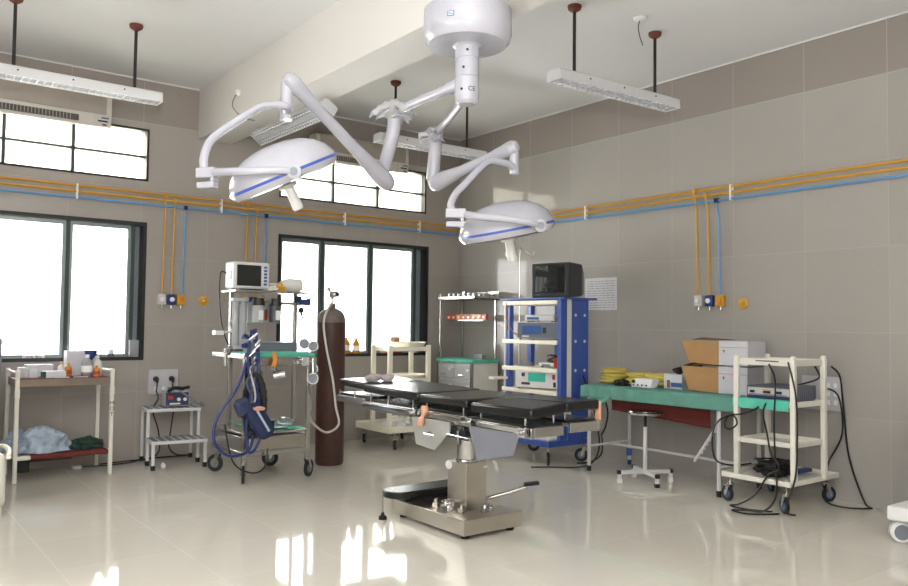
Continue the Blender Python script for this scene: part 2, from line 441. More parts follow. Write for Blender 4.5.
for bx, nm in ((-3.92, 'on the bare wall right of the left window'), (-3.02, 'behind the monitor shelf')):
    outlet((bx, 0, 1.635), 'b', 'socket_white', 'white gas outlet box %s' % nm)
    outlet((bx + .1, 0, 1.635), 'b', 'blue_plastic', 'dark blue gas outlet box %s' % nm)
    outlet((bx + .2, 0, 1.635), 'b', 'yellow_plastic', 'yellow gas outlet box %s' % nm)
outlet((-3.475, 0, 1.63), 'b', 'yellow_plastic', 'round yellow wall cap left of the patient monitor', True)
outlet((-3.14, 0, 1.63), 'b', 'yellow_plastic', 'round yellow wall cap below the patient monitor', True)
outlet((0, -3.78, 1.66), 'r', 'socket_white', 'white gas outlet box on the right wall')
outlet((0, -3.9, 1.66), 'r', 'blue_plastic', 'dark blue gas outlet box on the right wall')
outlet((0, -4.02, 1.66), 'r', 'yellow_plastic', 'yellow gas outlet box on the right wall')
outlet((0, -4.24, 1.63), 'r', 'yellow_plastic', 'round yellow cap on the right wall', True)

# ------------------------------------------------------------------ ceiling tube lights
def batten(x0, y0, x1, y1, z, rods, lab, top=H, grp='hanging tube lights', tilt=0):
    a, b = V((x0, y0, z)), V((x1, y1, z)); d = (b - a); Ln = d.length; d.normalize(); s = V((-d.y, d.x, 0)); c = (a + b) / 2
    t = thing('ceiling_light', lab, 'ceiling light', tuple(c), grp)
    g = G()
    pr = [(-.08, 0), (-.075, .07), (-.06, .085), (.06, .085), (.075, .07), (.08, 0), (.073, 0), (.06, .03), (-.06, .03), (-.073, 0)]
    g.prism([a + s * u + V((0, 0, w)) for u, w in pr], d * Ln)
    g.build('housing', 'white_enamel_tube', t)
    for q, sg in ((a, -1), (b, 1)): G().prism([q + d * (.001 * sg) + s * u * 1.01 + V((0, 0, w)) for u, w in pr[:6]], d * .01 * sg).build('end_cap', 'white_enamel_tube', t)
    g = G(); n = int(Ln / .055)
    for i in range(n + 1):
        p = a + d * (.015 + (Ln - .03) * i / n)
        g.prism([p - s * .072 + V((0, 0, .001)), p + s * .072 + V((0, 0, .001)), p + s * .06 + V((0, 0, .028)), p - s * .06 + V((0, 0, .028))], d * .003)
    g.prism([a + s * .03 + V((0, 0, .002)), a + s * .034 + V((0, 0, .002)), a + s * .034 + V((0, 0, .028)), a + s * .03 + V((0, 0, .028))], d * Ln)
    g.prism([a - s * .034 + V((0, 0, .002)), a - s * .03 + V((0, 0, .002)), a - s * .03 + V((0, 0, .028)), a - s * .034 + V((0, 0, .028))], d * Ln)
    g.build('louvre', 'reflector', t)
    for sg in (-1, 1):
        g = G(); g.cyl(a + s * .045 * sg + d * .03 + V((0, 0, .016)), b + s * .045 * sg - d * .03 + V((0, 0, .016)), .008, seg=10); g.build('tube', 'tube_glass', t)
    for k in rods:
        p = a + d * k
        if top > z + .2:
            G().cyl(p + V((0, 0, .085)), (p.x, p.y, top - .02), .013, seg=10).build('rod', 'rod_black', t)
            g = G(); g.lathe([(.02, -.05), (.05, -.03), (.055, -.012), (.055, 0)], (p.x, p.y, top), (0, 0, 1), 20); g.build('ceiling_rose', 'rust', t)
    g = G()
    for k in (.3, Ln / 2, Ln - .3):
        p = a + d * k; g.cyl(p - s * .07 + V((0, 0, .05)), p - s * .082 + V((0, 0, .05)), .007, seg=8)
    g.build('screw', 'black_plastic', t)
    if tilt: t.matrix_world = Matrix.Translation(c) @ Matrix.Rotation(tilt, 4, d)
batten(-5.83, -1.5, -4.45, -1.5, 3.265, [.28, 1.18], 'hanging tube light at left in front of the air conditioner')
batten(-2.29, -4.10, -.93, -4.15, 3.275, [.2, 1.14], 'hanging tube light on two rods at right near the tiled wall')
batten(-2.3, -1.6, -.94, -1.6, 3.25, [.2, 1.14], 'hanging tube light in the far corner behind the lamp arms')
batten(-3.24, -2.25, -3.24, -.75, 3.27, [], 'tube light fixed under the white ceiling beam', tilt=math.radians(35))

# small ceiling bits
t = thing('ceiling_fitting', 'small white ceiling rose with a loose wire, right of the rods', 'ceiling fitting', (-1.506, -4.272, H))
g = G(); g.lathe([(.03, -.025), (.05, -.012), (.055, 0)], (-1.506, -4.272, H), (0, 0, 1), 20); g.build('rose', 'white_plastic', t)
G().tube([(-1.506, -4.272, H - .02), (-1.5, -4.25, H - .06), (-1.46, -4.23, H - .12), (-1.43, -4.24, H - .2)], .004, 6, 5).build('wire', 'black_cable', t)
t = thing('loose_wire', 'thin dark wire dangling from the ceiling at upper left', 'wire', (-5.25, -2.5, H))
G().tube([(-5.45, -2.6, H), (-5.36, -2.55, H - .09), (-5.2, -2.5, H - .13), (-5.07, -2.47, H - .07), (-5.05, -2.45, H - .01)], .004, 6, 6).build('strand', 'black_cable', t)
t = thing('wall_fitting', 'small white fitting with twisted wires on the side of the beam', 'fitting', (-3.57, -1.1, 3.62))
g = G(); g.lathe([(.03, 0), (.028, .03), (.015, .04), (0, .04)], (-3.57, -1.1, 3.62), (-1, 0, 0), 16); g.build('knob', 'white_plastic', t)
G().tube([(-3.6, -1.1, 3.6), (-3.63, -1.08, 3.5), (-3.6, -1.12, 3.42), (-3.55, -1.2, 3.35), (-3.45, -1.2, 3.35)], .004, 6, 6).build('wire', 'black_cable', t)

# ------------------------------------------------------------------ surgical light
sx, sy = -3.148, -4.104
sl = thing('surgical_light', 'white twin-head surgical light hanging from the beam over the operating table', 'surgical light', (sx, sy, 3.583))
g = G(); g.lathe([(.0, 3.583), (.305, 3.583), (.31, 3.42), (.295, 3.37), (.27, 3.345), (.11, 3.34), (0, 3.34)][::-1], (sx, sy, 0), (0, 0, 1), 64); can = g.build('canopy', 'white_enamel', sl)
# small maker's plate on the canopy side facing the room
ang = math.atan2(-.9, -.75) - .35
nx, ny = math.cos(ang), math.sin(ang)
M4 = face_mtx((sx + nx * .3085, sy + ny * .3085, 3.46), (-ny, nx, 0), (0, 0, 1))
G().box(-.025, .025, -.018, .018, -.002, .002, M4).build('badge', 'label_blue', can)
g = G()
for k in range(3): g.box(-.02, .02, -.012 + k * .01, -.008 + k * .01, .002, .004, M4)
g.build('badge_lines', 'label_white', can)
g = G(); g.lathe([(.0, 2.93), (.06, 2.93), (.082, 2.95), (.084, 3.0), (.084, 3.11), (.08, 3.113), (.08, 3.117), (.084, 3.12), (.084, 3.24), (.08, 3.243), (.08, 3.247), (.084, 3.25), (.084, 3.33), (.11, 3.345)], (sx, sy, 0), (0, 0, 1), 40)
colm = g.build('column', 'white_enamel', sl)
def onray(ang, r, z): return V((sx + math.cos(ang) * r, sy + math.sin(ang) * r, z))
fa = math.atan2(-8.37 + 4.1, -6.526 + 3.148)   # towards the viewer side
g = G()
for a, z in ((fa, 3.29), (fa - .3, 3.17), (fa - .45, 3.02)):
    p = onray(a, .082, z); g.lathe([(.009, 0), (.009, .006), (0, .006)], p, (math.cos(a), math.sin(a), 0), 10)
g.build('bolt', 'black_plastic', colm)
a = fa + .38; p = onray(a, .0855, 3.02)
text('mark', 'CE', .045, 'ink', colm, face_mtx(p, (-math.sin(a), math.cos(a), 0), (0, 0, 1)))
# first arm
j1 = V((-3.09, -3.12, 3.10))
arm = G(); arm.cyl((sx, sy, 3.10), V((sx, sy, 3.1)).lerp(j1, .22), .055, .045, 16); arm.cyl(V((sx, sy, 3.1)).lerp(j1, .2), j1, .036, seg=16)
arm.build('arm', 'white_enamel', sl)
k1 = V((-3.12, -3.0, 2.60))
dp = G(); dp.tube([j1 + V((0, 0, .03)), j1 + V((0, .01, -.04)), j1 + V((-.01, .03, -.2)), k1 + V((0, 0, .05)), k1 + V((0, 0, -.02))], lambda t: .06 - .012 * t, 18, 5)
dp.build('drop_tube', 'white_enamel', sl)
e1 = V((-4.10, -3.33, 3.09))
def limb(name, a, b, ra, rb, par, m='white_enamel'):
    g = G(); d = b - a
    g.tube([a - d.normalized() * ra * .8, a - d.normalized() * ra * .5, a, a.lerp(b, .1), a.lerp(b, .35), a.lerp(b, .8), b, b + d.normalized() * rb * .5, b + d.normalized() * rb * .85],
           lambda t: {0: ra * .4, 1: ra * .85, 2: ra, 3: ra * .98, 4: rb * 1.0 if ra > rb * 1.2 else (ra + rb) / 2, 5: rb, 6: rb, 7: rb * .85, 8: rb * .4}[round(t * 8)], 20)
    return g.build(name, m, par)
def sarm(a, b, par):
    d = (b - a).normalized(); rs = [(-.035, .012), (-.028, .036), (-.01, .058), (.03, .072), (.08, .072), (.2, .06), (.36, .044), (.7, .042), (.86, .052), (.93, .06), (.975, .054), (1.0, .038), (1.01, .012)]
    g = G(); L_ = (b - a).length + .1; st = a - d * .05
    pts = [st + d * L_ * t for t, _ in rs]; rr = [r for _, r in rs]
    g.tube(pts, lambda t: rr[round(t * 12)], 22); return g.build('spring_arm', 'white_enamel', par)
sarm(k1 + V((-.02, -.05, -.05)), e1, sl)
s1 = e1 + V((-.02, .03, -.27))
g = G(); g.tube([e1 + V((0, 0, .02)), e1 + V((-.02, .03, -.02)), e1 + V((-.02, .03, -.14)), s1], .042, 16); g.cyl(s1 + V((0, 0, .09)), s1 + V((0, 0, .096)), .044, seg=16); g.build('elbow', 'white_enamel', sl)
# ceiling head assembly number one: bent tube, bracket, yoke and dome
cam = V((-6.526007, -8.368084, 1.4)); RT = V((.792, -.611, .012)); UP = V((-.034, -.025, .999)); FW = V((.61, .792, .041))
def head(tube_pts, blk, piv, ctr, axis, R, par, yoke_pts):
    g = G(); g.tube(tube_pts, .026, 14, 6); g.build('bent_tube', 'white_enamel', par)
    rt = (piv - blk); rt.z = 0; rt.normalize(); sd = V((-rt.y, rt.x, 0))
    M4 = face_mtx(blk, rt, (0, 0, 1))
    g = G(); g.box(-.07, .07, -.03, .035, -.035, .035, M4)
    g.box(-.065, .06, -.095, -.055, -.03, .03, M4); g.box(.035, .06, -.056, -.029, -.03, .03, M4)
    bk = g.build('bracket', 'white_enamel', par, bevel=.006)
    g = G(); g.tube([blk + rt * .05] + yoke_pts + [piv], lambda t: .028 - .008 * t, 14, 5); yk = g.build('yoke', 'white_enamel', par)
    ax = -axis.normalized()
    prof = [(0, -.062), (R * .72, -.062), (R * .93, -.052), (R, -.02), (R * 1.005, 0), (R * .985, .03), (R * .9, .085), (R * .75, .138), (R * .54, .178), (R * .28, .2), (0, .206)]
    g = G(); g.lathe(prof, ctr, ax, 64); hd = g.build('lamp_head', 'white_enamel', par)
    g = G(); g.lathe([(R * .998, -.012), (R * 1.012, -.012), (R * 1.012, .006), (R * .998, .006)], ctr, ax, 64); g.build('stripe', 'blue_enamel', hd, label='thin blue band round the rim')
    g = G(); g.lathe([(R * .7, -.066), (0, -.068)], ctr, ax, 48); g.build('lens', 'beige_part', hd)
    g = G(); hc = ctr - ax * .06
    g.lathe([(.0, 0), (.06, 0), (.06, -.025), (.032, -.035), (.036, -.17), (.03, -.185), (0, -.185)][::-1], hc, ax, 20); g.build('handle', 'white_plastic', hd)
    pr = (piv - ctr); pr -= ax * pr.dot(ax)
    g = G(); g.lathe([(.045, -.02), (.045, .03), (.03, .04), (0, .04)], piv - (FW * .0), -FW, 20); kn = g.build('pivot_cap', 'white_enamel', hd)
    g = G(); g.lathe([(.026, .041), (.026, .045), (0, .045)], piv, -FW, 20); g.build('pivot_disc', 'wheel_grey', hd)
c1 = V((-4.27, -3.594, 2.372)); A1 = -V((0, 0, 1)) + RT * .42 + FW * .27
ax1 = -A1.normalized(); R1 = .37
tocam = (cam - c1); tocam -= ax1 * tocam.dot(ax1); tocam.normalize(); side = ax1.cross(tocam)
piv1 = c1 + tocam * R1 * 1.03 + side * R1 * .18
piv1 = V((-4.373, -3.97, 2.321)); blk1 = V((-4.72, -3.45, 2.345))
head([s1 + V((0, 0, .04)), V((-4.16, -3.38, 2.89)), V((-4.229, -3.367, 2.892)), V((-4.322, -3.346, 2.87)), V((-4.42, -3.348, 2.80)), V((-4.60, -3.35, 2.655)), V((-4.69, -3.37, 2.56)), V((-4.735, -3.41, 2.45)), blk1 + V((-.01, .03, .02))], blk1, piv1, c1, A1, R1, sl, [V((-4.70, -3.60, 2.335)), V((-4.62, -3.82, 2.318)), V((-4.47, -3.96, 2.322))])
# second arm
j2 = V((-2.68, -3.12, 2.99)); k2 = V((-2.70, -3.10, 2.63)); e2 = V((-2.52, -3.87, 2.76))
g = G(); g.cyl((sx + .03, sy + .05, 3.0), j2, .03, seg=14); g.build('arm', 'white_enamel', sl)
g = G(); g.tube([j2 + V((0, 0, .04)), j2, k2 + V((0, 0, .05)), k2 + V((0, 0, -.03))], lambda t: .05 + .006 * t, 18); g.build('drop_tube', 'white_enamel', sl)
sarm(k2 + V((.02, -.04, -.05)), e2, sl)
s2 = e2 + V((.02, -.01, -.2))
G().tube([e2 + V((0, 0, .02)), e2 + V((.02, -.01, -.03)), s2], .036, 16).build('elbow', 'white_enamel', sl)
c2 = V((-2.634, -3.952, 2.12)); A2 = -V((0, 0, 1)) + RT * .2 + FW * .13; ax2 = -A2.normalized(); R2 = .36
tocam = (cam - c2); tocam -= ax2 * tocam.dot(ax2); tocam.normalize(); side = ax2.cross(tocam)
piv2 = c2 + tocam * R2 * .72 + side * R2 * .76
piv2 = V((-2.665, -4.34, 2.105)); blk2 = V((-3.13, -3.97, 2.185))
head([s2 + V((0, 0, .03)), V((-2.56, -3.90, 2.62)), V((-2.658, -3.894, 2.63)), V((-2.74, -3.88, 2.628)), V((-2.82, -3.88, 2.58)), V((-2.978, -3.89, 2.433)), V((-3.08, -3.90, 2.34)), V((-3.135, -3.92, 2.26)), blk2 + V((-.01, .02, .02))], blk2, piv2, c2, A2, R2, sl, [V((-3.04, -4.14, 2.155)), V((-2.90, -4.27, 2.138)), V((-2.77, -4.345, 2.116))])
sl.location = (-3.486, -4.530, 3.365); sl.scale = (.9,) * 3   # real size of the fitting
# plastic wrapping on the joints
def wrap(c, sc, seed, lab, n=7):
    t = thing('plastic_wrap', lab, 'plastic wrap', tuple(c), None)
    for i in range(n):
        random.seed(seed * 31 + i)
        a = random.random() * 2 * PI; l = (.1 + .16 * random.random()) * sc; w = (.05 + .05 * random.random()) * sc; z0 = random.uniform(-.05, .05) * sc
        dirv = V((math.cos(a), math.sin(a), random.uniform(-.35, .35))); sd = V((-math.sin(a), math.cos(a), 0))
        def fn(u, v):
            p = V(c) + dirv * (l * u) + sd * (w * (v - .5) * (1 + .5 * u)) + V((0, 0, z0 + .05 * math.sin(v * PI) * sc - .05 * u * u * sc))
            return p + V((0, 0, 1)) * .02 * noise.noise(p * 30)
        solid(cloth(fn, 8, 8).build('sheet', 'clear_film', t), .001)
    G().blob(c, .075 * sc, .075 * sc, .085 * sc, .45, 3, 3, seed).build('wrapped_film', 'clear_film', t)
wrap((-3.443, -3.645, 2.93), .9, 2, 'torn clear plastic wrapped round the left lamp arm joint', 9)
wrap((-3.083, -3.645, 2.79), .6, 5, 'small clear plastic scraps on the right lamp arm joint', 5)

# ------------------------------------------------------------------ operating table
ot = thing('operating_table', 'stainless steel operating table with black padded sections in the middle of the room', 'operating table', (-3.0, -3.9, 0))
bx0, bx1, by0, by1 = -3.29, -2.78, -4.30, -3.46
base = G().box(bx0, bx1, by0, by1, .03, .132).build('base', 'steel_brushed', ot, bevel=.004)
for x in (bx0 + .06, bx1 - .06):
    for y in (by0 + .06, by1 - .06):
        g = G(); g.lathe([(.028, 0), (.03, .004), (.03, .025), (.02, .032)], (x, y, 0), (0, 0, 1), 16); g.build('foot', 'black_rubber', base)
cx0, cx1, cy0, cy1 = -3.108, -2.925, -4.09, -3.88
colm = G().box(cx0, cx1, cy0, cy1, .13, .452).build('column', 'steel_brushed', ot, bevel=.004)
g = G(); g.lathe([(.03, 0), (.03, .012), (.02, .018), (0, .018)], (cx0, -3.9, .42), (-1, 0, 0), 20); g.build('gauge', 'white_plastic', colm)
G().box(-2.95, -2.92, cy0 - .004, cy0, .41, .425).build('nameplate', 'label_white', colm)
mc = V((-3.04, -4.01, 0))
g = G(); g.lathe([(.0, .45), (.075, .45), (.08, .462), (.078, .47), (.07, .475), (.07, .6), (.075, .605), (.075, .62), (0, .62)], mc, (0, 0, 1), 32); g.build('mast', 'chrome', ot)
g = G(); g.box(-3.1, -2.86, -4.11, -3.88, .6, .74); g.box(-3.16, -2.8, -4.06, -3.93, .68, .79); g.cyl((-3.2, -4.0, .67), (-2.76, -4.0, .67), .035)
g.build('tilt_block', 'steel', ot, bevel=.005)
g = G(); g.cyl((-3.27, -4.16, .69), (-3.12, -4.12, .69), .036, .03); g.blob((-3.24, -4.2, .70), .035, .07, .036, .35); g.cyl((-3.28, -4.26, .68), (-3.16, -4.2, .68), .03); g.build('lever_knob', 'black_plastic', ot)
G().tube([(-3.3, -4.12, .675), (-3.31, -4.36, .672)], .005, 8).cyl((-3.3, -4.24, .63), (-3.3, -4.24, .71), .008, seg=10).build('lever_bar', 'chrome', ot)
# seat frames and rails under the pads
secs = [(-2.66, -2.96, .93, 'head'), (-2.97, -3.69, .915, 'back'), (-3.71, -4.28, .912, 'seat')]
def pad(pts_top, th, name='pad'):
    g = G(); top = [V(p) for p in pts_top]; g.hexa([p - V((0, 0, th)) for p in top] + top)
    return g.build(name, 'black_vinyl', ot, bevel=.014)
pad([(-3.21, -2.97, .93), (-2.66, -2.97, .935), (-2.66, -2.50, .95), (-3.21, -2.50, .945)], .055)
pad([(-3.25, -3.70, .913), (-2.655, -3.70, .92), (-2.655, -2.95, .933), (-3.25, -2.95, .927)], .06)
pad([(-3.25, -4.262, .912), (-2.655, -4.262, .918), (-2.655, -3.715, .916), (-3.25, -3.715, .908)], .06)
pad([(-3.25, -4.885, .902), (-2.955, -4.885, .93), (-2.955, -4.29, .921), (-3.25, -4.30, .896)], .065)
pad([(-2.95, -4.885, .932), (-2.655, -4.89, .936), (-2.655, -4.29, .922), (-2.95, -4.29, .921)], .065)
g = G(); g.box(-3.2, -2.7, -3.0, -2.5, .812, .83); g.box(-3.24, -2.66, -3.68, -2.98, .80, .818); g.box(-3.24, -2.66, -4.25, -3.72, .80, .818)
g.box(-3.24, -2.97, -4.87, -4.32, .79, .806); g.box(-2.94, -2.67, -4.87, -4.32, .80, .816); g.build('support_tray', 'black_vinyl', ot, bevel=.003)
g = G(); g.box(-3.255, -3.225, -4.27, -2.95, .735, .80); g.box(-2.675, -2.645, -4.27, -2.95, .735, .80); g.box(-3.225, -2.675, -3.72, -3.69, .75, .8)
g.box(-3.225, -2.675, -4.27, -4.24, .74, .8)
g.box(-3.255, -3.225, -4.89, -4.30, .725, .79); g.box(-2.675, -2.645, -4.89, -4.30, .735, .80); g.box(-3.225, -2.98, -4.89, -4.87, .73, .79); g.box(-2.92, -2.675, -4.89, -4.87, .74, .80)
g.box(-3.24, -2.68, -2.95, -2.51, .762, .812)
g.box(-3.15, -2.75, -4.3, -3.4, .74, .79)
g.build('frame', 'steel', ot, bevel=.003)
for x in (-3.275, -2.625):
    for y0, y1, z in ((-3.66, -3.0, .775), (-4.24, -3.74, .78), (-4.88, -4.40, .772)):
        g = G(); g.box(x - .006, x + .006, y0, y1, z - .018, z + .012)
        for yy in (y0 + .05, (y0 + y1) / 2, y1 - .05): g.box(min(x, x * .5 - 3.24 * .5 if x < -3 else x - .025), max(x, x + .03 if x < -3 else x), yy - .012, yy + .012, z - .012, z + .008)
        g.build('side_rail', 'chrome', ot, bevel=.002)
for x in (-3.235, -2.68):
    for y in (-2.8, -2.56, -3.05, -3.3, -3.63, -3.8, -4.22, -4.40, -4.82):
        G().cyl((x, y, .80), (x, y, .86), .008, seg=10).build('pin', 'chrome', ot)
for y in (-4.82,):
    for x in (-3.0, -2.9): G().cyl((x, y, .80), (x, y, .87), .008, seg=10).build('pin', 'chrome', ot)
# rail clamps
for y, z in ((-3.70, .775), (-4.34, .775), (-4.85, .765)):
    g = G(); g.box(-3.30, -3.265, y - .03, y + .03, z - .03, z + .028); g.cyl((-3.3, y, z), (-3.33, y, z), .014, seg=12); g.cyl((-3.325, y - .04, z), (-3.325, y + .04, z), .005, seg=8); g.build('clamp', 'chrome', ot, bevel=.003)
# side covers hanging below the rails
pl = G().prism([(-3.285, -3.68, .75), (-3.285, -3.74, .56), (-3.285, -3.96, .545), (-3.285, -4.13, .69), (-3.285, -4.12, .75)], (.012, 0, 0)).build('side_plate', 'clear_plate_metal', ot, label='pale grey trapezoid side plate with a wing knob')
g = G(); g.lathe([(.012, 0), (.02, .01), (.02, .022), (0, .026)], (-3.285, -3.93, .65), (-1, 0, 0), 14); g.cyl((-3.31, -3.87, .65), (-3.31, -3.99, .65), .006, seg=8); g.build('wing_knob', 'chrome', pl)
g = G(); g.prism([(-3.285, -4.33, .75), (-3.285, -4.42, .54), (-3.285, -4.76, .615), (-3.285, -4.81, .75)], (.012, 0, 0))
g.prism([(-3.273, -4.33, .75), (-3.273, -4.42, .54), (-3.2, -4.42, .54), (-3.2, -4.33, .75)], (0, .012, 0))
g.build('leg_cover', 'grey_metal', ot, label='smooth grey box cover below the leg end')
# foot pump pedal
g = G(); g.tube([(-2.88, -3.98, .16), (-2.72, -4.13, .225), (-2.64, -4.2, .262)], .014, 10); pd = g.build('pedal_arm', 'steel', ot)
G().box(-.06, .05, -.03, .03, -.01, .012, face_mtx((-2.625, -4.235, .288), V((.6, -.5, .1)), V((.5, .6, 0)))).build('pedal', 'black_rubber', pd, bevel=.008)
# articles on the base
g = G(); yaw = math.radians(8)
pts = []
c0 = V((-3.09, -3.57, 0)); 
for i in range(9): a = PI / 2 + PI * i / 8; pts.append((c0.x - .22 + .115 * math.cos(a), c0.y + .115 * math.sin(a), .165))
pts += [(c0.x + .42, c0.y - .115, .165), (c0.x + .42, c0.y + .115, .165)]
g.prism(pts, (0, 0, .05))
o = tag(g.build('arm_board', 'black_vinyl', origin=(c0.x, c0.y, .165), bevel=.01), 'long black padded board lying across the table base', 'arm board')
g = G(); g.box(-3.3, -2.85, -3.64, -3.49, .132, .166); bo = g.build('backing', 'black_plastic', o)
t = thing('steel_rod_stand', 'thin chrome rod with a black foot beside the padded board', 'rod', (-3.40, -3.50, 0))
G().tube([(-3.40, -3.50, .02), (-3.40, -3.50, .21)], .006, 8).build('rod', 'chrome', t)
g = G(); g.lathe([(.03, 0), (.03, .02), (.012, .035), (.01, .05)], (-3.40, -3.50, 0), (0, 0, 1), 16); g.build('rubber_foot', 'black_rubber', t)
random.seed(4)
t = thing('instrument_pile', 'heap of small chrome clamps lying beside the table column', 'clamps', (-3.18, -4.0, .132))
for i, (x, y, r) in enumerate(((-3.2, -3.87, .03), (-3.17, -3.95, .034), (-3.2, -4.02, .03), (-3.15, -4.1, .028), (-3.02, -4.19, .03), (-2.95, -4.17, .024), (-3.13, -3.93, .03))):
    g = G(); a = random.random() * 3
    g.box(-r, r, -r * .6, r * .6, 0, r * 1.1, Matrix.Translation((x, y, .133)) @ Matrix.Rotation(a, 4, 'Z')); g.cyl((x, y, .15), (x + r * 1.8 * math.cos(a), y + r * 1.8 * math.sin(a), .15 + r), .007, seg=8)
    g.cyl((x, y, .133 + r), (x, y, .133 + r * 1.8), r * .45, seg=10)
    g.build('clamp', 'chrome' if i % 3 else 'steel_brushed', t, bevel=.003)
t = thing('folded_towel', 'small grey cotton roll resting on the head end of the operating table', 'cotton roll', (-2.97, -2.85, .938))
G().blob((-3.08, -2.83, .965), .075, .055, .034, .25, 2, 3, 3).build('roll', 'flesh_cotton', t); G().blob((-2.965, -2.86, .963), .06, .05, .032, .25, 2, 3, 8).build('roll', 'flesh_cotton', t)
g = G(); g.tube([(-3.30, -3.86, .84), (-3.305, -3.86, .79), (-3.31, -3.84, .75), (-3.31, -3.82, .70)], lambda t: .02 + .008 * math.sin(t * 9), 10, 4)
tag(g.build('bandage', 'peach', origin=(-3.305, -3.79, .69)), 'twisted peach bandage knotted on the table side rail', 'bandage')
g = G(); g.box(-2.648, -2.625, -4.88, -4.84, .80, .92); tag(g.build('peach_strap', 'peach', origin=(-2.63, -4.86, .8), bevel=.006), 'small peach strap at the right corner of the foot end', 'strap')

# ------------------------------------------------------------------ gas cylinder
cyx, cyy = -2.615, -1.27
t = thing('gas_cylinder', 'tall dark brown gas cylinder standing in front of the window', 'gas cylinder', (cyx, cyy, 0))
R = .142
g = G(); g.lathe([(0, .0), (R * .92, 0), (R, .03), (R, 1.415), (0, 1.415)], (cyx, cyy, 0), (0, 0, 1), 40); g.build('body', 'cylinder_paint', t)
g = G(); g.lathe([(R, 1.41), (R * .98, 1.455), (R * .88, 1.50), (R * .68, 1.535), (R * .42, 1.555), (.04, 1.56), (.04, 1.60), (.03, 1.605)], (cyx, cyy, 0), (0, 0, 1), 40); g.build('shoulder', 'cylinder_worn', t, label='worn pale grey shoulder')
g = G(); g.cyl((cyx, cyy, 1.600), (cyx, cyy, 1.700), .016, seg=12); g.cyl((cyx - .02, cyy, 1.660), (cyx + .05, cyy - .02, 1.690), .014, seg=12); g.tube([(cyx, cyy, 1.700), (cyx - .035, cyy, 1.745)], .01, 8)
g.cyl((cyx + .04, cyy - .04, 1.700), (cyx + .03, cyy + .0, 1.700), .03, seg=16); g.cyl((cyx - .05, cyy, 1.730), (cyx - .03, cyy, 1.770), .02, seg=12); g.box(cyx - .025, cyx + .025, cyy - .02, cyy + .02, 1.73, 1.670)
g.build('valve', 'chrome', t, bevel=.002)
g = G(); g.tube([(cyx + .0, cyy - .03, 1.62), (cyx - .11, cyy - .12, 1.55), (cyx - .17, cyy - .15, 1.4), (cyx - .14, cyy - .165, 1.15), (cyx - .08, cyy - .19, .85), (cyx - .06, cyy - .22, .6), (cyx - .04, cyy - .25, .42), (cyx - .2, cyy - .3, .36), (cyx - .38, cyy - .38, .46), (-3.08, -1.72, .55)], .011, 10, 6)
tag(g.build('gas_hose', 'white_hose', origin=(cyx, cyy, .36)), 'white hose looping from the brown cylinder to the anaesthesia machine', 'hose')

# ------------------------------------------------------------------ anaesthesia machine
am = thing('anaesthesia_machine', 'steel anaesthesia machine on casters with blue hoses and green cloth shelves', 'anaesthesia machine', (-3.4, -1.42, 0))
AX0, AX1, AY0, AY1 = -3.73, -3.12, -1.77, -1.07
for x, y, w in ((AX0, AY0, 1.2), (AX1, AY0, .6), (AX0, AY1, 2.2), (AX1, AY1, 2.6)): caster(am, x + (.05 if (x == AX0 and y == AY1) else 0), y, .08, w, top=.215)
for x, y in ((AX0, AY0), (AX1, AY0), (AX0, AY1), (AX1, AY1)):
    top = 1.72 if y == AY1 else 1.14
    if y == AY1: y = -1.2; x = -3.64 if x == AX0 else -2.985
    G().box(x - .018, x + .018, y - .018, y + .018, .17 if y == AY0 else .2, top).build('post', 'steel', am, bevel=.003)
g = G(); g.box(AX0, AX1, AY0, AY1, .27, .40); g.box(AX0 - .02, AX1 + .02, AY0 - .02, AY1 + .02, .235, .275); dr = g.build('drawer_box', 'steel', am, bevel=.004)
G().box(AX0 + .05, AX1 - .05, AY0 - .008, AY0 + .002, .29, .385).build('drawer_front', 'steel_brushed', dr, bevel=.003)
G().box(AX0 - .01, AX1 + .01, AY0 - .01, AY1 + .01, .42, .44).build('lower_shelf', 'steel', am, bevel=.003)
g = G(); g.box(AX0 - .03, AX1 + .05, AY0 - .03, AY1 + .02, 1.085, 1.13); g.box(AX0 + .02, AX1 - .02, AY0 - .02, AY0 + .02, 1.02, 1.085); g.build('worktop', 'steel', am, bevel=.004)
G().box(AX0 + .035, AX1 + .16, -1.42, -1.08, 1.685, 1.707).build('top_shelf', 'steel', am, bevel=.003)
G().box(-3.64, -2.985, -1.22, -1.18, 1.58, 1.61).build('cross_bar', 'steel', am, bevel=.003)
g = G(); g.box(-3.60, -3.0, -1.3, -1.1, 1.13, 1.22); g.build('drug_tray', 'wheel_grey', am, bevel=.01)
# vaporiser block and flow meters
fb = G().box(-3.52, -3.2, -1.30, -1.22, 1.40, 1.6).build('manifold', 'grey_device', am, bevel=.005)
for i, x in enumerate((-3.44, -3.27)):
    g = G(); g.cyl((x, -1.36, 1.41), (x, -1.36, 1.57), .055, seg=20); jar = g.build('vaporiser', 'smoke_plastic' if i else 'grey_device', am)
    G().cyl((x, -1.36, 1.565), (x, -1.36, 1.635), .06, .05, 20).build('vaporiser_cap', 'black_plastic', jar)
    G().box(x - .02, x + .02, -1.425, -1.41, 1.43, 1.52).build('label_plate', 'label_white', jar)
G().box(-3.375, -3.335, -1.33, -1.29, 1.43, 1.53).build('red_indicator', 'orange_red', am, bevel=.004)
g = G(); g.cyl((-3.66, -1.35, 1.18), (-3.66, -1.35, 1.62), .032, seg=16); g.cyl((-3.585, -1.35, 1.18), (-3.585, -1.35, 1.62), .032, seg=16); g.build('flow_tube', 'clear_plastic', am)
g = G(); g.cyl((-3.66, -1.35, 1.2), (-3.66, -1.35, 1.6), .012, seg=10); g.cyl((-3.585, -1.35, 1.2), (-3.585, -1.35, 1.6), .018, seg=10); g.build('flow_rod', 'chrome', am)
G().box(-3.70, -3.55, -1.39, -1.31, 1.6, 1.63).build('flow_top', 'grey_device', am, bevel=.004)
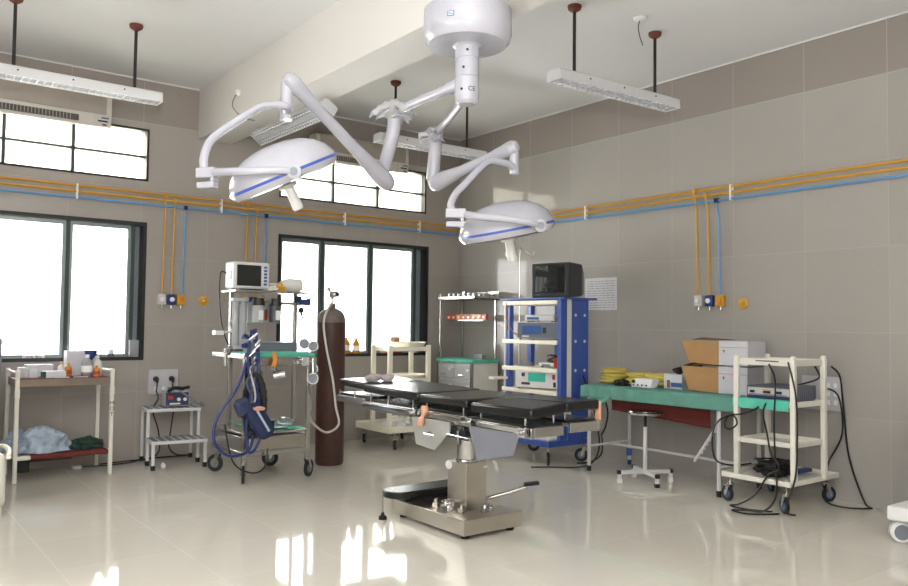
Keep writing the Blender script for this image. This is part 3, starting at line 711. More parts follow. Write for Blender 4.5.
g = G(); g.box(-3.70, -3.55, -1.39, -1.31, 1.13, 1.19); g.build('flow_base', 'grey_device', am, bevel=.004)
# round gauges
for (x, y, z, r) in ((-3.09, -1.62, 1.21, .05), (-3.08, -1.78, 1.19, .05), (-3.11, -1.84, .9, .055), (-3.04, -1.72, .98, .045)):
    g = G(); g.lathe([(r, 0), (r, .03), (r * .9, .035), (0, .035)], (x, y, z), (-.5, -.8, .1), 24); ga = g.build('gauge', 'steel', am)
    g = G(); g.lathe([(r * .82, .036), (0, .0365)], (x, y, z), (-.5, -.8, .1), 24); g.build('gauge_face', 'wheel_grey', ga)
g = G(); g.cyl((-3.08, -1.76, 1.16), (-3.09, -1.8, .95), .01, seg=8); g.tube([(-3.11, -1.82, .88), (-3.1, -1.8, .75), (-3.05, -1.7, .6)], .006, 8, 4); g.build('gauge_stem', 'steel', am)
g = G(); g.box(-3.22, -3.15, -1.84, -1.79, 1.02, 1.1); g.cyl((-3.26, -1.82, 1.05), (-3.12, -1.82, 1.05), .02, seg=12); g.build('valve_block', 'chrome', am, bevel=.004)
# bellows loop (corrugated ring seen edge-on) and absorber
g = G(); 
ring = [V((-3.675, -1.85, .70)) + V((.065 * math.cos(a) , -.05 * math.cos(a), .25 * math.sin(a))) for a in [2 * PI * i / 44 for i in range(44)]]
g.tube(ring, lambda t: .026 + .006 * (int(round(t * 43)) % 2), 10, 0, True); g.build('corrugated_hose', 'black_rubber', am)
g = G(); g.cyl((-3.60, -1.76, .62), (-3.60, -1.76, .98), .035, seg=16); g.cyl((-3.60, -1.76, .98), (-3.60, -1.76, 1.06), .018, seg=12); g.cyl((-3.6, -1.76, .72), (-3.6, -1.76, .77), .05, seg=16); g.cyl((-3.45, -1.76, .98), (-3.45, -1.76, 1.06), .03, seg=14); g.cyl((-3.47, -1.78, .93), (-3.38, -1.82, .95), .04, seg=14); g.build('absorber', 'chrome', am)
g = G(); g.cyl((-3.46, -1.68, .44), (-3.46, -1.68, .53), .05, seg=16); g.build('black_canister', 'black_plastic', am)
# left bracket arms
g = G(); g.tube([(-3.73, -1.7, 1.16), (-3.84, -1.72, 1.16), (-3.9, -1.74, 1.13)], .012, 8); g.cyl((-3.9, -1.74, 1.18), (-3.9, -1.74, 1.03), .014, seg=10); g.cyl((-3.86, -1.70, 1.13), (-3.86, -1.75, 1.19), .02, seg=10); g.build('side_bracket', 'steel', am)
g = G(); g.box(-3.88, -3.80, -1.44, -1.36, 1.29, 1.33); g.tube([(-3.8, -1.4, 1.31), (-3.72, -1.4, 1.32), (-3.70, -1.3, 1.4)], .01, 8); g.build('cup_holder', 'white_plastic', am, bevel=.006)
# hoses and cables on the left
def hose(pts, r, m, name='hose', par=am, lab=None, sm=6):
    o = G().tube(pts, r, 9, sm).build(name, m, par)
    if lab: o['label'] = lab
    return o
hose([(-3.72, -1.8, 1.12), (-3.78, -1.82, .95), (-3.86, -1.84, .8), (-4.0, -1.84, .6), (-4.03, -1.85, .42), (-3.95, -1.87, .30), (-3.82, -1.87, .27), (-3.7, -1.86, .35), (-3.68, -1.86, .7), (-3.7, -1.84, 1.1)], .013, 'navy_hose', lab='dark blue breathing hose loop')
hose([(-3.70, -1.8, 1.3), (-3.74, -1.84, 1.1), (-3.72, -1.86, .8), (-3.76, -1.88, .5), (-3.74, -1.9, .3), (-3.66, -1.87, .33), (-3.6, -1.86, .5), (-3.64, -1.84, .8)], .012, 'navy_hose', lab='dark blue inner hose')
hose([(-3.66, -1.8, 1.35), (-3.64, -1.84, 1.1), (-3.66, -1.86, .85), (-3.62, -1.86, .6), (-3.66, -1.88, .42)], .014, 'navy_hose')
hose([(-3.72, -1.82, 1.2), (-3.7, -1.86, 1.0), (-3.76, -1.87, .9), (-3.72, -1.88, .8), (-3.68, -1.86, .95)], .01, 'smoke_plastic')
hose([(-3.74, -1.8, 1.1), (-3.72, -1.87, .95), (-3.68, -1.88, .75), (-3.75, -1.89, .62), (-3.7, -1.88, .5)], .008, 'white_hose')
hose([(-3.8, -1.8, .66), (-3.72, -1.86, .58), (-3.66, -1.86, .64)], .006, 'black_cable')
hose([(-3.8, -1.5, .5), (-3.8, -1.7, .2), (-3.7, -1.84, .11), (-3.58, -1.86, .14), (-3.53, -1.82, .3)], .007, 'black_cable', 'cable')
g = G()
for i in range(9):
    random.seed(i + 50); z = .98 + .04 * i; g.blob((-3.70 + random.uniform(-.05, .05), -1.80 + random.uniform(-.04, .04), z + .02), .03, .03, .026, .4, 3, 2, i)
g.build('connector_cluster', 'navy_hose', am)
g = G()
for i in range(6):
    random.seed(i + 80); g.cyl((-3.70 + random.uniform(-.05, .06), -1.83, 1.0 + .05 * i), (-3.68 + random.uniform(-.05, .06), -1.85, 1.06 + .05 * i), .014, seg=10)
g.build('connector', 'chrome', am)
# top items
def pt(o): return o
t = thing('patient_monitor', 'white patient monitor with dark screen on top of the anaesthesia machine', 'monitor', (-3.50, -1.27, 1.707), rz=math.radians(4))
g = G(); g.box(-.185, .185, -.06, .13, .012, .265); g.build('casing', 'white_plastic', t, bevel=.02, local=True)
g = G(); g.box(-.155, .09, -.066, -.058, .04, .235); sc = g.build('screen', 'screen_dark', t, bevel=.003, local=True)
g = G()
for k in range(6): g.box(.12, .15, -.066, -.058, .05 + k * .032, .07 + k * .032)
g.build('button', 'blue_enamel', t, bevel=.002, local=True)
G().box(-.12, .12, -.05, .08, 0, .014).build('foot', 'black_plastic', t, local=True)
g = G(); g.box(-.19, -.183, -.01, .06, .1, .18); g.build('side_port', 'grey_device', t, local=True)
o = G().tube([(-3.73, -1.28, 1.86), (-3.80, -1.32, 1.85), (-3.82, -1.36, 1.6), (-3.80, -1.4, 1.35), (-3.76, -1.45, 1.2)], .007, 8, 6).build('monitor_cable', 'black_cable', origin=(-3.8, -1.35, 1.2)); tag(o, 'dark cable hanging down the left side of the monitor', 'cable')
t = thing('plastic_bottle', 'white plastic bottle lying on its side on the monitor shelf', 'bottle', (-3.06, -1.27, 1.707))
g = G(); g.lathe([(0, -.12), (.045, -.12), (.062, -.1), (.066, 0), (.06, .06), (.03, .1), (.016, .11), (.016, .14), (0, .14)], (-3.08, -1.27, 1.773), (-.95, .3, 0), 28); g.build('body', 'bottle_white', t)
G().lathe([(0, .2), (.02, .2), (.02, .14), (0, .14)][::-1], (-3.08, -1.27, 1.773), (-.95, .3, 0), 16).build('cap', 'bottle_white', t)
o = G().box(-3.25, -3.17, -1.36, -1.3, 1.707, 1.75).blob((-3.215, -1.33, 1.75), .03, .02, .04, .3).build('yellow_clip', 'yellow_plastic', origin=(-3.21, -1.33, 1.707)); tag(o, 'small yellow clip next to the lying bottle', 'clip')
o = G().blob((-3.31, -1.38, 1.727), .05, .03, .025, .3, 2, 3, 9).build('cotton_wad', 'bottle_white', origin=(-3.31, -1.38, 1.707)); tag(o, 'small pale wad in front of the monitor corner', 'wad')
t = thing('pressure_gauge', 'blue pressure bulb set clamped to the right post of the anaesthesia machine', 'pressure gauge', (-2.95, -1.22, 1.45))
g = G(); g.box(-2.97, -2.85, -1.27, -1.2, 1.58, 1.64); g.blob((-2.97, -1.25, 1.635), .035, .03, .04, .4, 3, 2, 3); g.build('cuff', 'blue_plastic', t, bevel=.01)
G().cyl((-2.9, -1.24, 1.63), (-2.82, -1.24, 1.66), .01, seg=8).build('stem', 'white_plastic', t)
g = G(); g.blob((-2.94, -1.24, 1.53), .03, .03, .035, .3, 3, 2, 2); g.tube([(-2.94, -1.24, 1.51), (-2.93, -1.25, 1.46), (-2.94, -1.24, 1.42)], .01, 8); g.build('bulb', 'black_rubber', t)
# cloths
def drape(x0, x1, y0, y1, z, fr, m, name, lab, seed=0, back=0, left=0, right=0, par=None, amp=.01, nu=60, nv=40, th=.003):
    W_ = x1 - x0 + left + right; D_ = y1 - y0 + fr + back
    def fn(u, v):
        a = -left + u * W_; b = -fr + v * D_
        x = x0 + min(max(a, 0), x1 - x0); y = y0 + min(max(b, 0), y1 - y0); zz = z
        o = noise.noise(V((a * 5, b * 5, seed))) * amp
        dz = 0; lo = 0
        if b < 0:
            dz = -b * (1 + .12 * noise.noise(V((a * 3, seed, 0)))); y = y0 - .012 - abs(noise.noise(V((a * 7, b * 2, seed)))) * amp * 1.6
        elif b > y1 - y0: dz = b - (y1 - y0); y = y1 + .008
        if a < 0: dz = max(dz, -a); x = x0 - .012 - abs(noise.noise(V((b * 7, a * 2, seed)))) * amp * 1.5
        elif a > x1 - x0: dz = max(dz, a - (x1 - x0)); x = x1 + .012 + abs(noise.noise(V((b * 7, a * 2, seed)))) * amp * 1.5
        if dz == 0: zz += .004 + abs(o) * .6
        return (x, y, zz - dz)
    g = cloth(fn, nu, nv); o = g.build(name, m, par, origin=None if par else ((x0 + x1) / 2, (y0 + y1) / 2, z)); solid(o, th)
    if not par: tag(o, lab, 'cloth')
    return o
drape(AX0 + .03, AX1 + .04, AY0 - .03, AY1 - .1, 1.13, .03, 'green_bright', 'green_cloth', 'green cloth spread on the worktop of the anaesthesia machine', 3, amp=.02)
drape(AX0 + .16, AX1 - .02, AY0 + .02, AY1 - .05, .44, .0, 'green_bright', 'green_cloth', 'green cloth on the lower shelf of the anaesthesia machine', 6, amp=.02)
o = G().blob((-3.22, -1.5, .485), .09, .07, .04, .35, 3, 3, 5).build('crumpled_packet', 'clear_plastic', origin=(-3.22, -1.5, .447)); tag(o, 'crumpled clear packet on the lower green cloth', 'packet')
o = G().box(-3.52, -3.3, -1.74, -1.55, .450, .462).build('black_tray', 'black_plastic', origin=(-3.4, -1.65, .45), bevel=.004); tag(o, 'flat black tray lying on the lower green cloth', 'tray')
# blue bag
def bagmesh(c, d, up, L_, W_, T_, m, seed, name, lab, cat):
    d = V(d).normalized(); up = V(up).normalized(); n = d.cross(up).normalized(); up = n.cross(d)
    g = G(); r = bmesh.ops.create_icosphere(g.bm, subdivisions=4, radius=1)
    for v in r['verts']:
        q = v.co.normalized(); e = lambda s: math.copysign(abs(s) ** .6, s)
        k = 1 + .12 * noise.noise(q * 2.5 + V((seed, 0, 0)))
        v.co = V(c) + d * e(q.x) * L_ * k + up * e(q.y) * W_ * k + n * q.z * T_ * k
    o = g.build(name, m, origin=c); return tag(o, lab, cat)
b = bagmesh((-3.66, -1.93, .56), (.5, -.1, -.86), (.86, 0, .5), .16, .085, .06, 'navy_cloth', 3, 'breathing_bag', 'navy blue rubber bag hanging at the front of the anaesthesia machine', 'bag')
G().box(-.1, .1, -.008, .008, .05, .075, face_mtx((-3.66, -1.95, .56), (.5, -.1, -.86), (.86, 0, .5))).build('strap', 'blue_cloth', b)
b = bagmesh((-3.80, -1.90, .68), (.3, 0, -.9), (.9, 0, .3), .08, .07, .05, 'navy_panel', 8, 'blue_pouch', 'slate blue pouch hanging left of the navy bag', 'pouch')
o = G().blob((-3.69, -1.99, .67), .05, .02, .02, .4, 3, 3, 1).build('peach_pad', 'peach', origin=(-3.69, -1.99, .66)); tag(o, 'small peach pad on top of the navy bag', 'pad')
o = G().tube([(-3.50, -1.82, 1.14), (-3.48, -1.835, 1.08), (-3.50, -1.84, 1.02)], .022, 10, 4).build('orange_bandage', 'orange', origin=(-3.5, -1.83, 1.02)); tag(o, 'orange bandage hanging from the front of the worktop', 'bandage')

# ------------------------------------------------------------------ left supply trolley
lt = thing('supply_trolley', 'cream two-shelf supply trolley under the left window', 'trolley', (-4.93, -.4, 0))
X0, X1, Y0, Y1 = -5.315, -4.54, -.64, -.14
for x in (X0, X1):
    for y in (Y0, Y1):
        lg = G().box(x - .017, x + .017, y - .017, y + .017, .0, .965).build('leg', 'cream_enamel', lt, bevel=.004)
        G().box(x - .02, x + .02, y - .024, y - .015, .73, .80).build('bracket', 'cream_enamel', lg, bevel=.002)
G().box(X0, X1, Y0, Y1, .82, .888).build('top_shelf', 'wood_shelf', lt, bevel=.003)
G().box(X0 + .02, X1 - .02, Y0 + .0, Y1, .888, .893).build('red_mat', 'red_cloth', lt)
G().box(X0, X1, Y0, Y1, .19, .225).build('lower_shelf', 'cream_enamel', lt, bevel=.003)
for x in (X0, X1): G().tube([(x, Y0, .95), (x, Y0 + .1, .945), (x, Y1 - .1, .945), (x, Y1, .95)], .011, 8).build('guard_rail', 'cream_enamel', lt)
text('lettering', 'M\nO\nT', .05, 'ink', lt, face_mtx((X1, Y0 - .0185, .60), (1, 0, 0), (0, 0, 1)))
g = G(); g.box(X0 + .04, X0 + .14, Y0 + .15, Y1 - .05, .06, .19); g.box(X0 + .04, X0 + .5, Y0 + .2, Y0 + .34, .14, .19); ub = g.build('under_tray', 'black_plastic', lt, bevel=.01)
drape(X0 + .12, X1 - .02, Y0 + .0, Y1 - .05, .225, .035, 'red_cloth', 'red_cloth', 'dark red cloth lining the lower shelf of the supply trolley', 12, amp=.008)
def heap(c, sx_, sy_, sz, m, seed, name, lab, cat, f=2.2, ro=.35):
    g = G(); r = bmesh.ops.create_icosphere(g.bm, subdivisions=5, radius=1)
    for v in r['verts']:
        q = v.co.normalized(); k = 1 + ro * noise.noise(V((q.x * f, q.y * f * 2, q.z * f)) + V((seed, seed, 0))) + .12 * noise.noise(q * 7 + V((0, seed, 0)))
        v.co = V((c[0] + q.x * sx_ * k, c[1] + q.y * sy_ * k, c[2] + max(q.z * k, 0) * sz))
    return tag(g.build(name, m, origin=c, angle=50), lab, cat)
heap((-5.07, -.42, .235), .22, .19, .19, 'blue_cloth', 2, 'folded_gown', 'crumpled pale blue cloth bundle on the lower trolley shelf', 'cloth')
heap((-5.24, -.30, .235), .13, .12, .16, 'blue_cloth', 9, 'folded_gown', 'smaller pale cloth heap behind the blue bundle', 'cloth')
heap((-4.70, -.40, .235), .15, .16, .08, 'dark_green', 4, 'green_bag', 'dark green plastic bag on the lower trolley shelf', 'bag')
# items on the left trolley top (z .893)
def carton(x, y, z, w, d, h, rz, m, name, lab, cat='box', group=None, flap=None, band=None):
    t = thing(name, lab, cat, (x, y, z), group, rz)
    G().box(-w / 2, w / 2, -d / 2, d / 2, 0, h).build('body', m, t, bevel=.003, local=True)
    if band: G().box(-w / 2 - .001, -w / 2 + w * .14, -d / 2 - .001, d / 2 + .001, .001, h - .002).build('end_band', band, t, local=True)
    else: G().box(-w / 2 + .003, w / 2 - .003, -d * .02, d * .02, h - .0005, h + .0008).build('seam_tape', 'label_white', t, local=True)
    return t
def bottle(x, y, z, r, h, m, cap, name, lab, cat='bottle', group=None, liquid=None):
    t = thing(name, lab, cat, (x, y, z), group)
    G().lathe([(0, 0), (r * .92, 0), (r, h * .03), (r, h * .62), (r * .85, h * .72), (r * .4, h * .82), (r * .36, h * .88), (0, h * .88)], (x, y, z), (0, 0, 1), 22).build('body', m, t)
    G().lathe([(r * .42, h * .86), (r * .42, h), (0, h)], (x, y, z), (0, 0, 1), 16).build('cap', cap, t)
    G().lathe([(r * 1.005, h * .2), (r * 1.012, h * .2), (r * 1.012, h * .5), (r * 1.005, h * .5)], (x, y, z), (0, 0, 1), 22).build('label_band', liquid or 'label_white', t)
    return t
TZ = .893
carton(-5.25, -.47, TZ, .07, .1, .09, .1, 'paper', 'small_box', 'small pale box at the left end of the trolley top')
carton(-5.17, -.48, TZ, .07, .09, .075, -.1, 'paper', 'small_box', 'pale grey box beside the left end box on the trolley')
carton(-5.02, -.57, TZ, .19, .09, .06, .0, 'carton_white', 'glove_box', 'long white box with a dark green end on the trolley', band='dark_green')
carton(-5.10, -.34, TZ, .22, .1, .11, .05, 'carton_white', 'small_box', 'flat white box behind the green-ended box')
carton(-4.755, -.33, TZ, .25, .13, .23, .0, 'carton_white', 'large_carton', 'big white carton standing upright on the trolley top')
bottle(-4.875, -.45, TZ, .03, .12, 'amber', 'yellow_plastic', 'amber_bottle', 'short amber bottle left of the big white carton', liquid='orange_red')
bottle(-4.93, -.42, TZ, .028, .13, 'bottle_white', 'yellow_plastic', 'small_bottle', 'small white bottle with yellow cap beside the amber bottle')
bottle(-4.735, -.53, TZ, .048, .2, 'clear_plastic', 'label_white', 'clear_bottle', 'clear squashed plastic bottle in front of the big white carton')
bottle(-4.63, -.46, TZ, .04, .19, 'bottle_white', 'label_white', 'white_bottle', 'white bottle at the right end of the trolley top')
bottle(-4.66, -.57, TZ, .028, .1, 'orange', 'orange', 'orange_jar', 'orange patterned jar at the right end of the trolley top', 'jar', liquid='orange_red')
t = thing('blue_funnel', 'navy blue funnel with a long stem among the trolley bottles', 'funnel', (-4.69, -.47, TZ))
G().lathe([(.008, .0), (.01, .14), (.05, .2), (.055, .235), (.05, .235), (.0, .16)], (-4.69, -.47, TZ), (0, 0, 1), 20).build('cone', 'blue_plastic', t)
G().torus((-4.69, -.47, TZ + .235), .052, .004).build('rim', 'blue_plastic', t)
for i, (x, y, r, lab) in enumerate(((-4.96, -.60, .1, 'white sheet of paper at the front left of the trolley top'), (-4.8, -.60, -.2, 'white sheet of paper at the front middle of the trolley top'))):
    o = G().box(-.06, .06, -.025, .025, 0, .004, Matrix.Rotation(r, 4, 'Z')).build('paper_sheet', 'label_white'); o.location = (x, y, TZ); tag(o, lab, 'paper', 'papers on the trolley')
# window sill items
bottle(-4.38, .05, 1.045, .028, .15, 'clear_plastic', 'label_white', 'clear_bottle', 'clear bottle standing on the left window sill')
carton(-4.18, .0, 1.045, .09, .06, .17, 0, 'clear_plastic', 'clear_box', 'translucent box at the right end of the left window sill')
for i in range(5):
    o = G().lathe([(0, 0), (.018, 0), (.02, .025), (.014, .03), (0, .03)], (0, 0, 0), (0, 0, 1), 16).build('small_vial', 'label_white'); o.location = (-5.16 + i * .04, .03, 1.045)
    tag(o, 'small white vial in the row on the left window sill', 'vial', 'vials on the left sill')
bottle(-1.70, .01, 1.045, .045, .2, 'amber', 'yellow_plastic', 'amber_bottle', 'left one of two amber bottles on the window sill')
bottle(-1.57, .01, 1.045, .045, .19, 'amber', 'yellow_plastic', 'amber_bottle', 'right one of two amber bottles on the window sill')
for x, w, h_, m, lab in ((-1.15, .1, .09, 'peach', 'small pinkish box on the sill behind the cream trolley'), (-.95, .1, .07, 'orange_red', 'small red box on the sill behind the cream trolley'), (-.72, .08, .1, 'bottle_white', 'small white box at the right end of the sill')):
    carton(x, .02, 1.045, w, .06, h_, 0, m, 'small_box', lab)

# ------------------------------------------------------------------ step stool with device
st = thing('step_stool', 'white tubular two-step stool against the window wall', 'step stool', (-3.85, -.4, 0))
SX0, SX1 = -4.13, -3.65; st.rotation_euler = (0, 0, -.12)
YA, YB, YC = -.72, -.42, -.1
for x in (SX0, SX1):
    for y, zt in ((YA, .27), (YB, .545), (YC, .545)):
        lg = G().box(x - .014, x + .014, y - .014, y + .014, .03, zt).build('leg', 'white_enamel_tube', st, bevel=.003)
        G().box(x - .018, x + .018, y - .018, y + .018, 0, .045).build('rubber_foot', 'black_rubber', lg, bevel=.003)
for y0, y1, z in ((YA, YB, .27), (YB, YC, .545)):
    g = G(); g.box(SX0 - .02, SX1 + .02, y0 - .02, y1 + .02, z - .03, z); tr = g.build('step', 'white_enamel_tube', st, bevel=.003)
    g = G()
    for i in range(7): g.box(SX0 + .0 + i * .072, SX0 + .045 + i * .072, y0, y1, z, z + .003)
    g.build('tread', 'wheel_grey', tr)
t = thing('suction_unit', 'small grey control box with knobs on the step stool', 'control box', (-3.83, -.27, .548), None, -.16)
G().box(-.12, .12, -.09, .09, .01, .16).build('casing', 'grey_device', t, bevel=.005, local=True)
G().box(-.11, .11, -.095, -.088, .02, .15).build('front_panel', 'navy_panel', t, bevel=.002, local=True)
G().box(-.085, -.04, -.099, -.094, .08, .115).build('red_display', 'orange_red', t, local=True)
for x in (.015, .075): G().lathe([(.018, 0), (.018, .012), (0, .014)], (x, -.095, .08), (0, -1, 0), 14).build('knob', 'label_white', t, local=True)
G().box(-.07, .03, -.099, -.094, .03, .045).build('label_strip', 'label_white', t, local=True)
G().tube([(-.07, 0, .15), (-.06, 0, .19), (.06, 0, .19), (.07, 0, .15)], .008, 8, 3).build('handle', 'black_plastic', t, local=True)
g = G(); g.tube([(-3.92, -.3, .74), (-3.85, -.36, .73), (-3.76, -.42, .66), (-3.66, -.45, .58), (-3.60, -.44, .56), (-3.60, -.34, .585)], .01, 8, 5); tag(g.build('grey_cable', 'wheel_grey', origin=(-3.8, -.36, .56)), 'grey lead draped over the control box on the stool', 'cable')
g = G(); g.tube([(-3.95, -.4, .71), (-3.88, -.38, .745), (-3.8, -.36, .735), (-3.72, -.34, .745)], .016, 8, 5); tag(g.build('black_lead', 'black_rubber', origin=(-3.83, -.37, .7)), 'black lead lying on top of the control box', 'cable')
def board(wall, a, z, w, h, lab, plugs, sw):
    t = thing('socket_board', lab, 'socket board', (a, 0, z) if wall == 'b' else (0, a, z))
    def bx(g, u0, u1, d0, d1, z0, z1):
        if wall == 'b': g.box(a + u0, a + u1, -d1, -d0, z + z0, z + z1)
        else: g.box(-d1, -d0, a - u1, a - u0, z + z0, z + z1)
        return g
    bx(G(), -w / 2, w / 2, 0, .03, -h / 2, h / 2).build('plate', 'socket_white', t, bevel=.004)
    for u, v in sw: bx(G(), u - .015, u + .015, .03, .036, v - .02, v + .02).build('switch', 'label_white', t, bevel=.002)
    for u, v in plugs:
        g = bx(G(), u - .022, u + .022, .03, .035, v - .022, v + .022); g.build('socket', 'wheel_grey', t)
    return t
board('b', -3.88, .785, .30, .25, 'white switch board with plugs above the step stool', [(-.08, .03), (.08, .03)], [(-.08, -.07), (.08, -.07), (0, -.07)])
for x, z, lab in ((-3.96, .815, 'left black plug in the board above the step stool'), (-3.80, .815, 'right black plug in the board above the step stool')):
    g = G(); g.cyl((x, -.035, z), (x, -.075, z), .03, .022, 12); g.box(x - .012, x + .012, -.095, -.07, z - .035, z + .01); tag(g.build('black_plug', 'black_plastic', origin=(x, -.035, z), bevel=.003), lab, 'plug')
g = G(); g.tube([(-3.96, -.09, .79), (-3.965, -.1, .74), (-3.98, -.13, .7), (-3.97, -.16, .62), (-3.99, -.06, .5), (-3.93, -.06, .3), (-3.92, -.08, .1), (-4.0, -.08, .02), (-4.2, -.08, .012), (-4.5, -.12, .012)], .007, 8, 6); tag(g.build('power_cable', 'black_cable', origin=(-4.0, -.08, 0)), 'black cable falling behind the left side of the stool to the floor', 'cable')
g = G(); g.tube([(-3.80, -.09, .79), (-3.80, -.04, .6), (-3.78, -.06, .5), (-3.80, -.06, .3), (-3.82, -.07, .12), (-3.74, -.06, .03), (-3.62, -.06, .012), (-4.0, -.05, .012), (-4.35, -.22, .012), (-4.75, -.16, .012)], .007, 8, 6); tag(g.build('power_cable', 'black_cable', origin=(-3.8, -.06, 0)), 'black cable falling behind the right side of the stool to the floor', 'cable')
o = G().blob((-4.05, -.62, .022), .02, .03, .03, .5, 3, 3, 2).build('tissue_scrap', 'label_white', origin=(-4.05, -.62, 0)); tag(o, 'tiny white scrap on the floor under the step stool', 'scrap')
o = G().box(-4.76, -4.68, -.22, -.14, 0, .03).build('white_block', 'label_white', origin=(-4.72, -.18, 0), bevel=.008); tag(o, 'small white block on the floor below the supply trolley', 'block')

# ------------------------------------------------------------------ cream trolley behind table
ct = thing('cream_trolley', 'cream tray trolley on casters in front of the window', 'trolley', (-1.32, -.6, 0))
QX0, QX1, QY0, QY1 = -1.60, -1.06, -.92, -.26
for x in (QX0, QX1):
    for y in (QY0, QY1):
        px_, py_ = (-1.665 if x == QX0 else -1.14), (-.9 if y == QY0 else -.55)
        G().box(px_ - .025, px_ + .025, py_ - .022, py_ + .022, .23, 1.17).build('post', 'cream_bright', ct, bevel=.006)
        caster(ct, x, y, .055, .8, top=.17)
def tray(par, x0, x1, y0, y1, z, h, m, name='tray'):
    g = G(); t_ = .006
    g.box(x0, x1, y0, y1, z, z + t_)
    g.box(x0, x0 + t_, y0, y1, z, z + h); g.box(x1 - t_, x1, y0, y1, z, z + h); g.box(x0, x1, y0, y0 + t_, z, z + h); g.box(x0, x1, y1 - t_, y1, z, z + h)
    return g.build(name, m, par, bevel=.003)
tray(ct, -1.66, -1.12, -.92, -.53, 1.10, .05, 'cream_bright'); tray(ct, -1.66, -1.12, -.92, -.53, .74, .05, 'cream_bright'); tray(ct, -1.70, -1.04, -.95, -.23, .19, .075, 'cream_bright')
def dish(x, y, z, r, h, lab):
    t = thing('steel_bowl', lab, 'basin', (x, y, z))
    G().lathe([(0, 0), (r * .5, 0), (r * .86, h * .45), (r, h), (r * .98, h), (r * .84, h * .5), (r * .48, .008), (0, .008)], (x, y, z), (0, 0, 1), 36).build('bowl', 'cream_bright', t)
    G().torus((x, y, z + h), r, .006, seg=40).build('rim', 'cream_bright', t)
dish(-1.30, -.73, 1.107, .2, .09, 'wide pale basin on the top tray of the cream trolley'); dish(-1.31, -.73, .747, .2, .08, 'wide pale basin on the middle tray of the cream trolley')
carton(-1.40, -.60, 1.2, .1, .06, .06, .2, 'cardboard', 'small_box', 'small brown box standing on the top tray of the cream trolley')
heap((-1.36, -.6, .2), .2, .24, .13, 'bottle_white', 14, 'linen_bundle', 'pale linen bundle on the bottom tray of the cream trolley', 'linen')

# ------------------------------------------------------------------ steel cabinet in corner
cb = thing('steel_cabinet', 'stainless steel drawer cabinet with overhead shelf in the room corner', 'cabinet', (-.29, -.56, 0))
KX0, KX1, KY0, KY1 = -.49, -.09, -.92, -.20
G().box(KX0 + .012, KX1, KY0, KY1, .12, .95).build('body', 'cream_enamel', cb, bevel=.003)
G().box(KX0 - .01, KX1 + .01, KY0 - .01, KY1 + .01, .95, .975).build('worktop', 'steel', cb, bevel=.003)
for i in range(4):
    for j in range(2):
        y0 = KY0 + .015 + j * .35; z0 = .14 + i * .2
        d = G().box(KX0 - .006, KX0 + .012, y0, y0 + .34, z0, z0 + .185).build('drawer', 'grey_device', cb, bevel=.004)
        G().box(KX0 - .018, KX0 - .006, y0 + .04, y0 + .1, z0 + .1, z0 + .13).build('drawer_label', 'label_white', d)
        G().tube([(KX0 - .006, y0 + .15, z0 + .05), (KX0 - .022, y0 + .16, z0 + .05), (KX0 - .022, y0 + .24, z0 + .05), (KX0 - .006, y0 + .25, z0 + .05)], .005, 8).build('handle', 'chrome', d)
for y in (KY0 + .02, KY1 - .02): G().box(KX0 - .012, KX0 + .014, y - .018, y + .018, .1, .95).build('corner_strip', 'steel', cb)
for x, y in ((KX0 + .02, KY0 + .03), (KX1 - .02, KY0 + .03), (KX0 + .02, KY1 - .03), (KX1 - .02, KY1 - .03)):
    if not (x < -.3 and y < -.5): G().box(x - .012, x + .012, y - .012, y + .012, .97, 1.80).build('upright', 'steel', cb, bevel=.003)
    caster(cb, x, y, .045, .6, top=.12)
g = G(); g.box(KX0 + .0, KX1 + .05, KY0 - .02, KY1 + .02, 1.72, 1.735); g.box(KX0 + .0, KX0 + .01, KY0 - .02, KY1 + .02, 1.72, 1.76); g.box(KX0 + .0, KX1 + .05, KY0 - .02, KY0 - .01, 1.72, 1.76); g.box(KX1 - .0, KX1 + .01, KY0, KY1, 1.74, 1.83); g.build('top_shelf', 'steel', cb, bevel=.002)
g = G(); g.box(KX0 + .16, KX0 + .2, KY0 + .02, KY1 - .02, 1.46, 1.47); g.build('vial_rack', 'steel', cb)
drape(KX0 - .0, KX1 - .02, KY0, KY1, .975, .03, 'green_bright', 'green_cloth', 'bright green cloth on top of the steel cabinet', 22, left=.03, amp=.03)
random.seed(11)
for i in range(8):
    y = KY0 + .0 + i * .1; m = ['orange_red', 'orange', 'orange', 'orange_red', 'orange_red', 'orange', 'orange_red', 'orange_red'][i]
    t = thing('drug_pack', 'small orange or red pack in the row on the rack over the cabinet', 'pack', (KX0 + .18, y, 1.47), 'orange and red packs on the cabinet rack')
    G().box(KX0 + .16, KX0 + .2, y - .048, y + .048, 1.47, 1.54).build('body', m, t, bevel=.003)
    G().box(KX0 + .157, KX0 + .161, y - .02, y + .02, 1.49, 1.515).build('label_patch', 'label_white', t)
for i in range(6):
    y = KY0 + .1 + i * .1; t = thing('steel_cup', 'small steel cup or holder in the row on the overhead cabinet shelf', 'cup', (KX0 + .1, y, 1.735), 'cups on the overhead shelf')
    h_ = random.uniform(.05, .09)
    G().lathe([(0, 0), (.026, 0), (.03, h_), (.026, h_), (.02, .01), (0, .01)], (KX0 + .1, y, 1.735), (0, 0, 1), 16).build('cup', 'chrome', t)
    G().torus((KX0 + .1, y, 1.735 + h_), .029, .003, seg=16, rs=6).build('rim', 'steel', t)
t = thing('steel_tray', 'long steel instrument tray at the back of the overhead shelf', 'tray', (KX0 + .25, -.5, 1.735))
G().box(KX0 + .2, KX0 + .3, KY0 + .05, KY1 - .1, 1.735, 1.80).build('body', 'steel', t, bevel=.01); G().tube([(KX0 + .25, KY0 + .03, 1.81), (KX0 + .25, KY1 - .08, 1.82)], .008, 8).build('handle', 'chrome', t)
carton(-.28, -.8, .985, .1, .12, .06, .3, 'clear_plastic', 'clear_box', 'clear plastic box on the green cloth of the steel cabinet')

